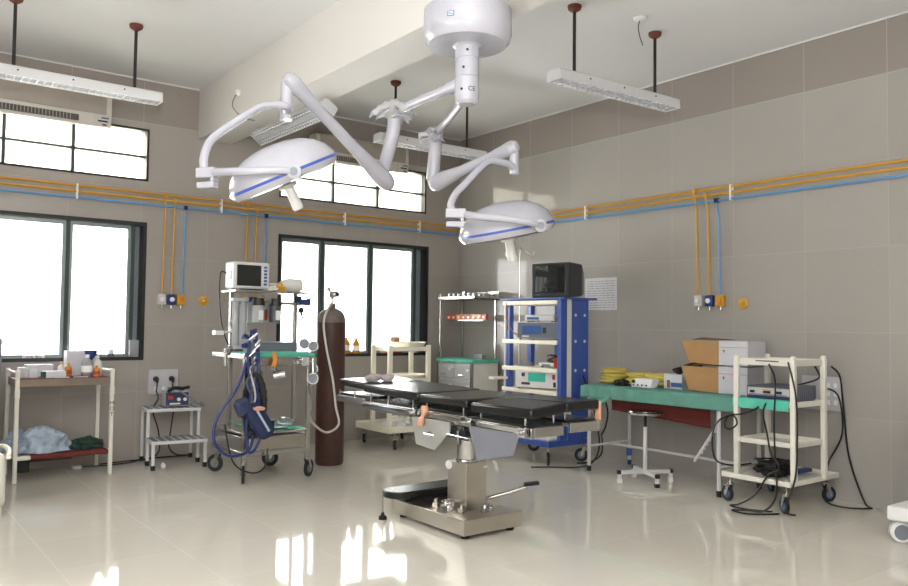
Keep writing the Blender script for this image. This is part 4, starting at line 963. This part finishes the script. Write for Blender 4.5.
# ------------------------------------------------------------------ video tower
vt = thing('video_tower', 'blue and cream four-shelf equipment tower on casters', 'equipment cart', (-.6, -2.2, 0))
TX0, TX1, TY0, TY1 = -.74, -.34, -2.65, -1.78
G().box(-.92, -.36, -2.66, -2.58, .19, .25).build('base_bar', 'blue_enamel', vt, bevel=.004)
g = G(); g.box(-.92, -.36, -1.86, -1.78, .19, .25); g.box(-.92, -.86, -2.6, -1.8, .19, .25); g.box(-.42, -.36, -2.6, -1.8, .19, .25); g.build('base_bar', 'blue_enamel', vt, bevel=.004)
G().box(-.86, -.42, -2.6, -1.85, .23, .27).build('base_shelf', 'cream_enamel', vt, bevel=.004)
for x in (-.62, -.44): G().box(x - .03, x + .03, -2.66, -2.6, .24, .42).build('bracket', 'blue_enamel', vt, bevel=.004)
for x, y, w in ((-.88, -2.62, .85), (-.36, -2.62, 2.4), (-.88, -1.84, 2.5), (-.3, -1.84, 2.2)): caster(vt, x, y, .07, w, top=.19)
g = G(); g.box(-.585, TX1, -2.652, -2.64, .25, 1.69); pn = g.build('side_panel', 'blue_enamel', vt, bevel=.003)
g = G()
for z in (.60, .95, 1.25, 1.52):
    for x in (-.535, -.40): g.cyl((x, -2.655, z), (x, -2.65, z), .016, seg=12)
g.build('panel_hole', 'label_white', pn)
for x in (-.70,): G().box(x - .045, x + .045, -2.65, -2.60, .25, 1.70).build('post', 'blue_enamel', vt, bevel=.004)
G().box(-.65, -.585, -2.645, -2.60, .25, 1.69).build('post', 'cream_enamel', vt, bevel=.003)
for x, y in ((-.70, -1.82), (-.38, -1.82), (-.38, -2.25)):
    G().box(x - .03, x + .03, y - .03, y + .03, .25, 1.68).build('post', 'blue_enamel', vt, bevel=.004)
G().box(-.745, -.715, -1.80, -1.775, .27, 1.66).build('post', 'white_enamel_tube', vt, bevel=.003)
for z in (1.65, 1.235, .945, .715):
    G().box(-.76, TX1, -2.60, -1.76, z - .022, z + .022).build('shelf', 'cream_bright', vt, bevel=.006)
G().box(-.76, -.26, -2.70, -1.73, 1.682, 1.70).build('top_plate', 'blue_enamel', vt, bevel=.003)
G().box(-.95, -.74, -1.84, -1.76, .82, .85).build('side_handle', 'cream_bright', vt, bevel=.006)
# television
t = thing('crt_television', 'old dark grey CRT television on top of the blue tower', 'television', (-.454, -2.36, 1.70), None, math.atan2(-.2, -.98) + PI / 2)
g = G(); g.hexa([(-.23, -.2, .0), (.23, -.2, .0), (.22, .06, .02), (-.22, .06, .02), (-.23, -.2, .37), (.23, -.2, .37), (.22, .06, .365), (-.22, .06, .365)]); g.hexa([(-.22, .06, .02), (.22, .06, .02), (.15, .22, .05), (-.15, .22, .05), (-.22, .06, .365), (.22, .06, .365), (.15, .22, .28), (-.15, .22, .28)])
g.build('casing', 'tv_plastic', t, bevel=.012, local=True)
g = G(); W2, H2 = .185, .14
g.bm.free(); g = G()
def scr(u, v):
    x = (u - .5) * 2; y = (v - .5) * 2; return (x * W2, -.212 - .014 * (1 - .5 * x * x - .5 * y * y), .2 + y * H2)
o = cloth(scr, 16, 12).build('screen', 'tv_screen', t, local=True)
g = G(); g.box(-.19, .19, -.215, -.2, .01, .058); g.box(-.19, .19, -.215, -.2, .342, .365); g.box(-.228, -.187, -.218, -.2, .01, .365); g.box(.187, .228, -.218, -.2, .01, .365); g.build('bezel', 'tv_plastic', t, bevel=.006, local=True)
g = G(); g.box(-.1, .1, -.21, -.1, -.0, .03); g.build('stand', 'black_plastic', t, local=True, bevel=.005)
for k in range(3): G().box(-.2 + k * .03, -.185 + k * .03, -.222, -.214, .03, .04).build('button', 'wheel_grey', t, local=True)
def device(x, y, z, w, d, h, rz, m, pm, name, lab, cat, bits, top=False):
    t = thing(name, lab, cat, (x, y, z), None, rz)
    G().box(-w / 2, w / 2, -d / 2, d / 2, .012, h).build('casing', m, t, bevel=.006, local=True)
    G().box(-w / 2 + .008, w / 2 - .008, -d / 2 - .004, -d / 2 + .003, .02, h - .01).build('front_panel', pm, t, bevel=.002, local=True)
    for (u0, u1, v0, v1, mm2, nm) in bits: G().box(u0, u1, -d / 2 - (.007 if nm == 'upper_panel' else .010), -d / 2 - .003, v0, v1).build(nm, mm2, t, bevel=.002, local=True)
    g = G()
    for a in (-1, 1):
        for b in (-1, 1): g.cyl((a * (w / 2 - .03), b * (d / 2 - .03), 0), (a * (w / 2 - .03), b * (d / 2 - .03), .014), .012, seg=8)
    g.build('foot', 'black_rubber', t, local=True)
    g = G()
    for k in range(9): g.box(w / 2 - .001, w / 2 + .002, -d / 2 + .05 + k * (d - .1) / 9, -d / 2 + .06 + k * (d - .1) / 9, h * .25, h * .8)
    g.build('side_vent', 'wheel_grey', t, local=True)
    return t
RW = -PI / 2   # front faces the -x side of the room
device(-.53, -2.2, 1.257, .50, .36, .19, RW + .35, 'grey_device', 'wheel_grey', 'camera_control_unit', 'grey camera unit with blue panel on the second tower shelf', 'medical device', [(-.18, .04, .06, .15, 'label_blue', 'display'), (.06, .1, .07, .13, 'dark_green', 'knob'), (-.18, -.1, .03, .045, 'label_white', 'key_row')])
device(-.53, -2.2, 1.447, .34, .3, .075, RW + .35, 'white_plastic', 'label_white', 'flat_recorder', 'thin white unit stacked on the grey camera unit', 'medical device', [(-.14, .0, .025, .05, 'label_blue', 'display')])
device(-.53, -2.22, .737, .56, .36, .205, RW + .35, 'cream_enamel', 'white_plastic', 'light_source', 'cream light source with green lamps on the lowest visible tower shelf', 'medical device', [(-.12, .08, .08, .17, 'teal_light', 'indicator_panel'), (.16, .19, .11, .16, 'orange_red', 'red_switch'), (.17, .2, .03, .08, 'dark_green', 'green_switch'), (-.2, -.16, .13, .17, 'grille_dark', 'knob'), (-.2, -.1, .045, .07, 'grille_dark', 'slot')])
carton(-.60, -2.45, .967, .05, .05, .1, .2, 'orange_red', 'small_carton', 'small red-brown carton on the third tower shelf')
device(-.52, -2.35, .967, .3, .2, .05, RW + .2, 'white_plastic', 'label_white', 'adapter_box', 'flat white adapter under the coiled cable on the third tower shelf', 'adapter', [(-.1, 0, .015, .035, 'wheel_grey', 'port')])
g = G(); 
pts = []
for k in range(40):
    a = k * .55; pts.append((-.52 + .08 * math.cos(a) * (1 + .2 * math.sin(k)), -2.38 + .12 * math.sin(a), 1.03 + .035 * math.sin(a * .7) + .03))
g.tube(pts, .006, 6, 4); tag(g.build('coiled_cable', 'black_cable', origin=(-.52, -2.38, 1.02)), 'tangled black cable on the third tower shelf', 'cable')
t = thing('rolled_tubing', 'clear rolled tubing at the left end of the third tower shelf', 'tubing', (-.6, -1.95, .967))
for k in range(3): G().torus((-.6, -1.98, .977 + k * .014), .09 - k * .01, .007, seg=24, rs=6).build('coil', 'clear_plastic', t)
g = G(); g.tube([(-.755, -1.82, 1.66), (-.79, -1.86, 1.5), (-.77, -1.9, 1.38), (-.7, -1.95, 1.3)], .006, 8, 6); tag(g.build('beige_cable', 'cardboard', origin=(-.77, -1.86, 1.3)), 'thin tan cable hanging at the left side of the tower', 'cable')
g = G(); g.tube([(-.45, -2.68, .9), (-.43, -2.75, .7), (-.40, -2.82, .45), (-.5, -2.95, .2), (-.62, -2.95, .05), (-.75, -2.85, .012), (-.95, -2.7, .012), (-1.1, -2.6, .012)], .008, 8, 6); tag(g.build('floor_cable', 'black_cable', origin=(-.5, -2.8, 0)), 'black cable hanging from the tower and lying along the floor', 'cable')
g = G(); g.tube([(-.3, -2.8, .75), (-.32, -2.9, .55), (-.42, -2.96, .4), (-.5, -2.98, .33), (-.38, -2.88, .28), (-.3, -2.8, .1), (-.4, -2.75, .02), (-.55, -2.7, .012)], .008, 8, 6); tag(g.build('floor_cable', 'black_cable', origin=(-.4, -2.88, 0)), 'black cable looping between the tower and the green table', 'cable')

# IV pole
t = thing('iv_pole', 'thin steel drip stand with two hooks behind the blue tower', 'drip stand', (-.13, -1.35, 0))
G().cyl((-.13, -1.35, .05), (-.13, -1.35, 2.36), .006, seg=10).build('pole', 'steel', t)
for s_ in (-1, 1):
    d = V((.79, -.61, 0)) * s_
    p = V((-.13, -1.35, 2.34))
    dd = V((.35, -.94, 0)) * s_
    G().tube([p, p + dd * .06 + V((0, 0, -.03)), p + dd * .15 + V((0, 0, -.11)), p + dd * .18 + V((0, 0, -.1)), p + dd * .19 + V((0, 0, -.05))], .005, 8, 4).build('hook', 'steel', t)
for k in range(3):
    a = k * 2 * PI / 3 + PI; G().tube([(-.13, -1.35, .12), (-.13 + .1 * math.cos(a), -1.35 + .22 * math.sin(a), .03), (-.13 + .1 * math.cos(a), -1.35 + .24 * math.sin(a), .0)], .01, 8).build('leg', 'steel', t)
# wall chart
t = thing('wall_chart', 'pale paper chart taped to the right wall beside the television', 'chart', (0, -2.53, 1.6))
G().box(-.006, -.001, -2.745, -2.29, 1.585, 1.935).build('sheet', 'paper', t)
g = G(); random.seed(3)
for r in range(12):
    y = -2.32
    while y > -2.71:
        w = random.uniform(.02, .07)
        g.box(-.0072, -.006, max(y - w, -2.72), y, 1.61 + r * .026, 1.614 + r * .026); y -= w + .012
g.build('print_lines', 'ink', t)

# ------------------------------------------------------------------ instrument table on the right
rt_ = thing('instrument_table', 'long white tubular table with adjustable legs along the right wall', 'table', (-.4, -3.7, 0))
UX0, UX1, UY0, UY1 = -.70, -.10, -4.45, -3.0
for x in (UX0, UX1):
    for y in (UY0, UY1):
        lg = G().cyl((x, y, .03), (x, y, .80), .017, seg=16).build('leg', 'white_enamel_tube', rt_)
        G().cyl((x, y, 0), (x, y, .05), .021, seg=14).build('rubber_foot', 'blue_plastic' if (x == UX1 and y == UY1) else 'black_rubber', lg)
g = G(); g.cyl((UX0, UY1, .24), (UX1, UY1, .24), .011, seg=10); g.cyl((UX0, UY0, .24), (UX1, UY0, .24), .011, seg=10); g.cyl((-.4, UY1, .24), (-.4, UY0, .24), .012, seg=10); g.build('stretcher', 'white_enamel_tube', rt_)
G().box(UX0 - .03, UX1 + .03, UY0 - .14, UY1 + .04, .80, .825).build('table_top', 'white_enamel_tube', rt_, bevel=.004)
g = G(); g.tube([(UX0 + .02, UY0 + .03, .58), (UX0 + .06, UY0 + .28, .25)], .012, 8)
for k in range(7): g.box(UX0 + .02 + k * .005, UX0 + .05 + k * .005, UY0 + .055 + k * .03, UY0 + .075 + k * .03, .52 - k * .04, .545 - k * .04)
g.build('rack_strut', 'white_enamel_tube', rt_)
o = G().tube([(UX1, UY1, .10), (UX1 - .01, UY1, .13), (UX1, UY1, .16)], .03, 10).build('blue_wrap', 'blue_enamel', origin=(UX1, UY1, .1)); tag(o, 'bright blue tape wound on the far table leg', 'tape')
drape(UX0 - .035, UX1 + .03, UY0 - .16, UY1 + .05, .828, .02, 'green_cloth', 'green_cloth', 'green surgical cloth draped over the long right table', 31, left=.11, right=.02, back=.14, amp=.02, nu=60, nv=120)
def rc(u, v):
    y = -3.12 - u * 1.12; x = UX0 + .19 + .02 * noise.noise(V((y * 5, v * 3, 0)))
    return (x, y, .79 - v * (.2 + .06 * (u) ))
solid(cloth(rc, 50, 12).build('x', 'red_cloth', origin=(UX0, -3.8, .6)), .003)
o = bpy.data.objects['x']; o.name = 'red_cloth'; tag(o, 'dark red cloth hanging below the green cloth on the right table', 'cloth')
def gc(u, v):
    y = UY1 + .03 - u * .3; x = UX0 - .02 - .05 * v
    return (x + .03 * noise.noise(V((y * 9, v * 3, 2))), y - .06 * v, .79 - v * .17 * (1 - abs(u - .5) * 1.4))
o = solid(cloth(gc, 20, 12).build('hanging_corner', 'green_cloth', origin=(UX0, -3.1, .7)), .003); tag(o, 'crumpled green cloth corner hanging at the left end of the right table', 'cloth')
GZ = .84
# coils of yellow tubing
for i, (x, y, r, n) in enumerate(((-.38, -3.05, .13, 6), (-.36, -3.34, .12, 5), (-.38, -3.58, .11, 5))):
    t = thing('tubing_coil', ['leftmost coil of yellow tubing on the green table', 'middle coil of yellow tubing on the green table', 'rightmost coil of yellow tubing, next to the white sockets'][i], 'tubing', (x, y, GZ), 'coils of yellow tubing')
    for k in range(n): 
        q = V((.25 * math.sin(k * 2 + i), .25 * math.cos(k * 3), 1)); G().torus((x + .012 * math.sin(k * 3), y + .012 * math.cos(k * 5), GZ + .025 + k * .021), r - .008 * (k % 3), .016, axis=(q.x * .25, q.y * .25, 1), seg=36, rs=8).build('loop', 'yellow_tubing', t)
o = G().blob((-.55, -3.28, GZ + .025), .05, .08, .035, .5, 3, 3, 7).build('black_tubing', 'black_rubber', origin=(-.55, -3.28, GZ)); tag(o, 'small dark bundle in front of the yellow coils', 'bundle')
t = thing('extension_socket', 'white rounded multi-socket box in front of the yellow coils', 'extension socket', (-.57, -3.57, GZ))
g = G(); g.prism([(-.63, -3.69, GZ), (-.63, -3.46, GZ), (-.62, -3.45, GZ + .05), (-.58, -3.47, GZ + .085), (-.58, -3.68, GZ + .085), (-.62, -3.69, GZ + .05)][:6], (.1, 0, 0)); g.build('body', 'white_plastic', t, bevel=.01)
for k in range(4): G().cyl((-.637, -3.64 + k * .05, GZ + .025), (-.628, -3.64 + k * .05, GZ + .025), .008, seg=10).build('socket_hole', 'black_plastic', t)
G().cyl((-.637, -3.49, GZ + .055), (-.625, -3.49, GZ + .055), .016, seg=12).build('knob', 'black_plastic', t)
t = carton(-.42, -3.82, GZ, .12, .2, .135, .0, 'carton_white', 'glove_box', 'white carton with a blue stripe between the coils and the open boxes')
G().box(-.062, -.0605, -.1, .02, .02, .06).build('stripe', 'label_blue', t, local=True)
G().box(-.064, -.0605, .03, .06, .01, .08).build('dark_mark', 'cardboard_inside', t, local=True)
G().box(-.03, .0, -.05, -.02, .135, .15).build('tab', 'black_rubber', t, local=True)
g = G(); g.tube([(-.35, -3.78, GZ + .16), (-.33, -3.86, GZ + .2), (-.33, -3.95, GZ + .225), (-.33, -4.02, GZ + .22)], lambda t: .03 - .01 * t, 10, 4); g.blob((-.36, -3.8, GZ + .165), .05, .05, .03, .4, 3, 3, 4); tag(g.build('black_hose', 'black_rubber', origin=(-.34, -3.88, GZ + .14)), 'black hose lying behind the white carton on the table', 'hose')
def openbox(x, y, z, w, d, h, lab, tint):
    """carton with its long side along the wall, left end open with cardboard flaps facing the room"""
    t = thing('open_carton', lab, 'carton', (x, y, z))
    th = .004
    g = G(); g.box(x - d / 2, x - d / 2 + th, y - w / 2, y + w / 2, z, z + h); g.box(x + d / 2 - th, x + d / 2, y - w / 2, y + w / 2, z, z + h)
    g.box(x - d / 2, x + d / 2, y - w / 2, y + w / 2, z, z + th); g.box(x - d / 2, x + d / 2, y - w / 2, y + w / 2, z + h - th, z + h); g.box(x - d / 2, x + d / 2, y - w / 2, y - w / 2 + th, z, z + h)
    bd = g.build('body', 'carton_white', t, bevel=.001)
    ye = y + w / 2
    # front flap of the open end folded out towards the room
    a = V((x - d / 2, ye, z)); 
    G().hexa([a, a + V((0, .004, 0)), a + V((-.09, .24, .02)), a + V((-.094, .235, .02)), a + V((0, 0, h * .93)), a + V((0, .004, h * .93)), a + V((-.115, .305, h - .005)), a + V((-.119, .30, h - .005))]).build('flap', 'cardboard', t)
    b_ = V((x - d / 2, ye, z + h)); G().prism([b_, b_ + V((-.05, .24, .0)), b_ + V((.12, .25, .02)), b_ + V((d, 0, 0))], (0, 0, .003)).build('top_flap', 'cardboard_inside', t)
    G().box(x - d / 2 + .02, x + d / 2 - .03, y - .02, ye - .03, z + .01, z + h - .04).build('contents', 'black_plastic', t)
    G().box(x - d / 2 - .0012, x - d / 2, y - w / 2 + .01, ye - .005, z + h * .72, z + h * .735).build('print_line', 'orange_red', t)
    G().prism([(x - d / 2 - .0015, y + w * .28, z + h * .62), (x - d / 2 - .0015, y + w * .36, z + h * .62), (x - d / 2 - .0015, y + w * .32, z + h * .5)], (.001, 0, 0)).build('logo', 'cardboard_inside', t)
    return t
openbox(-.37, -4.46, GZ, .28, .28, .235, 'lower open white carton with brown flaps on the green table', 0)
openbox(-.37, -4.46, GZ + .242, .28, .27, .215, 'upper open white carton with brown flaps, stacked on the other', 0)

# stool
so = thing('revolving_stool', 'white revolving stool with a steel seat under the right table', 'stool', (-.72, -3.70, 0))
QX, QY = -.72, -3.70
g = G(); g.cyl((QX, QY, .10), (QX, QY, .50), .019, seg=16); g.build('column', 'white_enamel_tube', so)
G().cyl((QX, QY, .5), (QX, QY, .60), .014, seg=14).build('spindle', 'black_plastic', so)
g = G(); g.lathe([(0, .595), (.09, .595), (.148, .615), (.155, .63), (.15, .645), (.1, .648), (0, .645)], (QX, QY, 0), (0, 0, 1), 44); se = g.build('seat', 'chrome', so)
g = G(); g.lathe([(.149, .632), (.156, .632), (.156, .643), (.149, .643)], (QX, QY, 0), (0, 0, 1), 44); g.build('seat_edge', 'black_rubber', se)
for k in range(4):
    a = math.radians(63 + 90 * k); d = V((math.cos(a), math.sin(a), 0)); c = V((QX, QY, 0))
    M4 = face_mtx(c + V((0, 0, .10)), d, (0, 0, 1))
    lg = G().box(0, .26, -.022, .012, -.016, .016, M4).box(.23, .26, -.10, -.0, -.016, .016, M4).build('leg', 'white_enamel_tube', so, bevel=.004)
    G().box(.226, .264, -.10, -.065, -.02, .02, M4).build('rubber_foot', 'black_rubber' if k in (2, ) else 'cream_enamel', lg, bevel=.003)
    G().box(.236, .266, -.02, .014, -.018, .018, M4).build('end_cap', 'black_rubber', lg, bevel=.002)

# ------------------------------------------------------------------ electrosurgery trolley
et = thing('diathermy_trolley', 'cream four-shelf trolley on casters at the right with loose black cables', 'trolley', (-.48, -4.84, 0))
EX0, EX1, EY0, EY1 = -.80, -.35, -5.165, -4.685
for x, y in ((EX0, EY0), (EX1, EY0), (EX0, EY1), (EX1, EY1)):
    G().box(x - .02, x + .02, y - .02, y + .02, .22, 1.17).build('post', 'cream_enamel', et, bevel=.005)
    g = G(); g.lathe([(.022, 0), (.024, .015), (.015, .028), (0, .03)], (x, y, 1.165), (0, 0, 1), 16); g.build('post_cap', 'cream_enamel', et)
for x, y, w in ((-.83, -5.12, 1.0), (-.14, -5.07, -.4), (-.77, -4.6, 1.3), (-.14, -4.6, .9)): caster(et, x, y, .062, w, 'wheel_blue', top=.185)
for z, h in ((1.115, .05), (.80, .045), (.495, .04)): tray(et, EX0, EX1, EY0, EY1, z, h, 'cream_enamel', 'shelf')
tray(et, -.86, -.12, -5.17, -4.58, .21, .04, 'cream_enamel', 'base_shelf')
G().tube([(-.8, -4.85, 1.15), (-.81, -5.05, 1.15)], .004, 6).build('shelf_clip', 'black_rubber', et)
device(-.56, -4.93, .812, .36, .44, .14, RW + .08, 'dark_device', 'navy_panel', 'diathermy_unit', 'blue-grey electrosurgery unit with three displays on the right trolley', 'medical device', [(-.168, .168, .068, .128, 'grey_device', 'upper_panel'), (-.15, -.11, .085, .105, 'black_plastic', 'display'), (-.04, .02, .085, .105, 'black_plastic', 'display'), (.06, .11, .085, .105, 'black_plastic', 'display'), (-.16, .16, .072, .078, 'dark_device', 'key_row'), (-.05, .03, .108, .116, 'orange', 'warning_strip'), (-.18, -.16, .03, .045, 'orange_red', 'power_switch'), (-.1, -.07, .03, .045, 'black_plastic', 'port'), (.0, .03, .03, .045, 'black_plastic', 'port'), (.1, .13, .03, .045, 'black_plastic', 'port')])
drape(EX0 - .004, EX0 + .02, EY0 + .03, EY1 + .03, .848, .0, 'green_bright', 'green_cloth', 'narrow green cloth over the shelf edge in front of the electrosurgery unit', 44, left=.075, right=.03, amp=.015)
# foot pedal and cable heap
t = thing('cable_heap', 'heap of coiled black cable with foot switch on the lowest trolley shelf', 'cable', (-.55, -4.87, .235))
random.seed(21)
for k in range(7):
    pts = []
    for i in range(26):
        a = i * .5 + k; pts.append((-.56 + (.12 + .03 * math.sin(k)) * math.cos(a) + random.uniform(-.012, .012), -4.86 + (.13 + .02 * math.cos(k)) * math.sin(a) + random.uniform(-.012, .012), .25 + k * .014 + random.uniform(0, .02)))
    G().tube(pts, .006, 6, 3).build('coil', 'black_cable', t)
G().blob((-.56, -4.86, .265), .1, .1, .06, .4, 3, 3, 6).build('foot_switch', 'black_plastic', t)
G().box(-.42, -.22, -5.0, -4.93, .24, .27).build('footswitch_lead', 'blue_plastic', t, bevel=.008)
def cab(pts, lab, r=.007): tag(G().tube(pts, r, 8, 7).build('power_cable', 'black_cable', origin=pts[-1]), lab, 'cable')
cab([(-.72, -4.82, .80), (-.87, -4.9, .78), (-.88, -4.78, .73), (-.88, -4.66, .70), (-.885, -4.63, .62), (-.885, -4.68, .60), (-.885, -4.74, .65), (-.885, -4.70, .71), (-.885, -4.58, .66), (-.885, -4.52, .55), (-.885, -4.52, .40), (-.86, -4.55, .32), (-.80, -4.66, .30), (-.7, -4.75, .32)], 'black cable making a small loop at the left side of the trolley')
cab([(-.75, -4.93, .86), (-.89, -4.97, .76), (-.89, -5.0, .6), (-.885, -5.03, .45), (-.89, -5.1, .35), (-.88, -5.0, .28), (-.9, -4.9, .12), (-.92, -4.78, .03), (-.95, -4.72, .012), (-.97, -4.85, .012), (-.9, -5.0, .012), (-.86, -5.02, .012)], 'black cable curling down the front of the trolley onto the floor')
cab([(-.86, -5.0, 1.13), (-.875, -5.06, 1.0), (-.875, -5.05, .7), (-.88, -5.06, .4), (-.9, -5.08, .15), (-.93, -5.0, .02), (-1.0, -4.9, .012), (-1.08, -4.82, .012), (-1.1, -4.95, .012), (-1.0, -5.05, .012), (-.9, -5.1, .012)], 'black cable down the front post ending in a floor loop')
cab([(-.83, -5.14, 1.15), (-.83, -5.2, .9), (-.83, -5.21, .6), (-.84, -5.2, .3), (-.88, -5.15, .05), (-.84, -5.2, .012)], 'thin black cable hanging straight beside the front post')
cab([(-.02, -5.0, .92), (-.04, -5.13, .85), (-.05, -5.16, .55), (-.06, -5.05, .3), (-.2, -5.1, .1), (-.28, -5.15, .03), (-.26, -5.3, .012), (-.12, -5.42, .012), (-.06, -5.35, .02), (-.04, -5.28, .15), (-.03, -5.2, .4), (-.03, -5.16, .8), (-.04, -5.14, 1.02), (-.1, -5.1, 1.1)], 'black cable looping on the floor beside the right wall')
cab([(-.4, -4.98, .95), (-.15, -5.02, 1.0), (-.1, -4.97, 1.08), (-.12, -4.95, 1.12)], 'short black cable rising behind the electrosurgery unit')
board('r', -4.98, .87, .34, .28, 'white switch board on the right wall behind the trolley', [(-.08, .0)], [(.06, .07), (.12, .07), (.06, 0), (.12, 0), (.06, -.07), (.12, -.07)])
g = G(); g.cyl((-.035, -4.9, .85), (-.08, -4.9, .85), .032, .024, 12); g.box(-.1, -.07, -4.91, -4.89, .81, .86); tag(g.build('black_plug', 'black_plastic', origin=(-.035, -4.9, .85), bevel=.003), 'black plug in the board on the right wall', 'plug')

# ------------------------------------------------------------------ cut-off equipment at picture edges
t = thing('white_equipment_base', 'white wheeled equipment base cut off by the right picture edge', 'equipment base', (-.8, -6.1, 0))
G().box(-1.0, -.4, -6.5, -5.92, .145, .24).build('base_cover', 'white_plastic', t, bevel=.015)
for x, y in ((-.93, -5.98), (-.47, -5.98), (-.93, -6.44), (-.47, -6.44)):
    g = G(); g.lathe([(.045, -.03), (.066, -.026), (.07, -.01), (.07, .01), (.066, .026), (.045, .03)], (x, y, .07), (-.72, -.69, 0), 28); w = g.build('wheel', 'white_plastic', t)
    g = G(); g.lathe([(.05, -.032), (.05, .032)], (x, y, .07), (-.72, -.69, 0), 24); g.build('hub', 'wheel_grey', w)
    g = G(); g.torus((x, y, .07), .066, .006, axis=(-.72, -.69, 0), seg=30, rs=6); g.build('tyre', 'tyre', w)
    G().cyl((x, y, .1), (x, y, .16), .02, seg=12).build('fork', 'white_plastic', t)
G().box(-.9, -.5, -6.4, -6.02, .24, 1.0).build('cabinet_body', 'white_plastic', t, bevel=.02)
t = thing('cream_cupboard', 'cream cupboard with rounded top edge cut off by the left picture edge', 'cupboard', (-5.8, -1.6, 0))
g = G(); g.box(-6.12, -5.56, -1.9, -1.3, .06, .44); g.build('body', 'cream_enamel', t, bevel=.04)
G().tube([(-5.55, -1.88, .42), (-5.52, -1.7, .44), (-5.52, -1.45, .44), (-5.55, -1.32, .42)], .018, 10, 4).build('edge_rail', 'cream_bright', t)
for x in (-6.05, -5.6):
    for y in (-1.85, -1.35): G().cyl((x, y, 0), (x, y, .12), .02, seg=12).build('leg', 'cream_enamel', t)
t = thing('grey_cabinet', 'tall grey steel cabinet edge at the far left beside the window', 'cabinet', (-5.6, -.6, 0))
g = G(); g.box(-6.05, -5.475, -.9, -.3, .95, 1.25); g.build('body', 'grey_metal', t, bevel=.008)
g = G(); g.box(-6.04, -5.49, -.89, -.31, .45, .93); g.build('lower_body', 'ac_panel', t, bevel=.008)
for x in (-6.02, -5.52):
    for y in (-.87, -.33): G().box(x - .015, x + .015, y - .015, y + .015, 0, .46).build('leg', 'cream_enamel', t)

# ------------------------------------------------------------------ light
w = bpy.data.worlds.new('World'); S.world = w; w.use_nodes = True
bg = w.node_tree.nodes['Background']; bg.inputs[0].default_value = (.97, .985, 1.0, 1); bg.inputs[1].default_value = 9.5
for h in holes:
    l = bpy.data.lights.new('window_portal', 'AREA'); l.shape = 'RECTANGLE'; l.size = h[1] - h[0]; l.size_y = h[3] - h[2]
    l.cycles.is_portal = True
    o = bpy.data.objects.new('window_portal', l); C.objects.link(o); o.location = ((h[0] + h[1]) / 2, .24, (h[2] + h[3]) / 2); o.rotation_euler = (-PI / 2, 0, 0)
def area(name, loc, rot, sx_, sy_, e, col=(1, 1, 1)):
    l = bpy.data.lights.new(name, 'AREA'); l.shape = 'RECTANGLE'; l.size = sx_; l.size_y = sy_; l.energy = e; l.color = col
    o = bpy.data.objects.new(name, l); C.objects.link(o); o.location = loc; o.rotation_euler = rot; return o
area('fill_light_rear', (-5.2, -9.2, 3.2), (math.radians(38), 0, math.radians(-25)), 3.0, 1.2, 18, (1, .99, .97))  # added soft fill from behind the camera, not a lamp of the room
area('fill_light_left', (-8.6, -6.0, 2.2), (0, -PI / 2, 0), 1.8, 3.0, 45, (1, .99, .97))  # unseen fill added at the left to lift the whole interior
area('bounce_flash', (-6.7, -8.7, 1.9), (PI, 0, 0), .5, .5, 215)
f = bpy.data.lights.new('camera_flash', 'SPOT'); f.energy = 35; f.spot_size = math.radians(95); f.spot_blend = .6; f.shadow_soft_size = .04; f.color = (1, .99, .98)
fo = bpy.data.objects.new('camera_flash', f); C.objects.link(fo)

# ------------------------------------------------------------------ camera
yaw, pitch, roll = .6563235, .0408573, .0115649
fwd = V((math.sin(yaw) * math.cos(pitch), math.cos(yaw) * math.cos(pitch), math.sin(pitch)))
r0 = V((math.cos(yaw), -math.sin(yaw), 0)); u0 = r0.cross(fwd)
rr = r0 * math.cos(roll) + u0 * math.sin(roll); uu = -r0 * math.sin(roll) + u0 * math.cos(roll)
cd = bpy.data.cameras.new('camera'); co = bpy.data.objects.new('camera', cd); C.objects.link(co)
m = Matrix((rr, uu, -fwd)).transposed().to_4x4(); m.translation = V((-6.526007, -8.368084, 1.4)); co.matrix_world = m
cd.sensor_width = 36; cd.lens = 792.414 / 908 * 36; cd.clip_start = .05; cd.clip_end = 100
S.camera = co
fo.matrix_world = Matrix.Translation(uu * .18 + rr * -.03) @ m
for o in bpy.data.objects:
    if '_o' in o: del o['_o']
S.view_settings.view_transform = 'Standard'; S.view_settings.look = 'None'; S.view_settings.gamma = 1; S.view_settings.use_curve_mapping = False
S.view_settings.exposure = 1.2
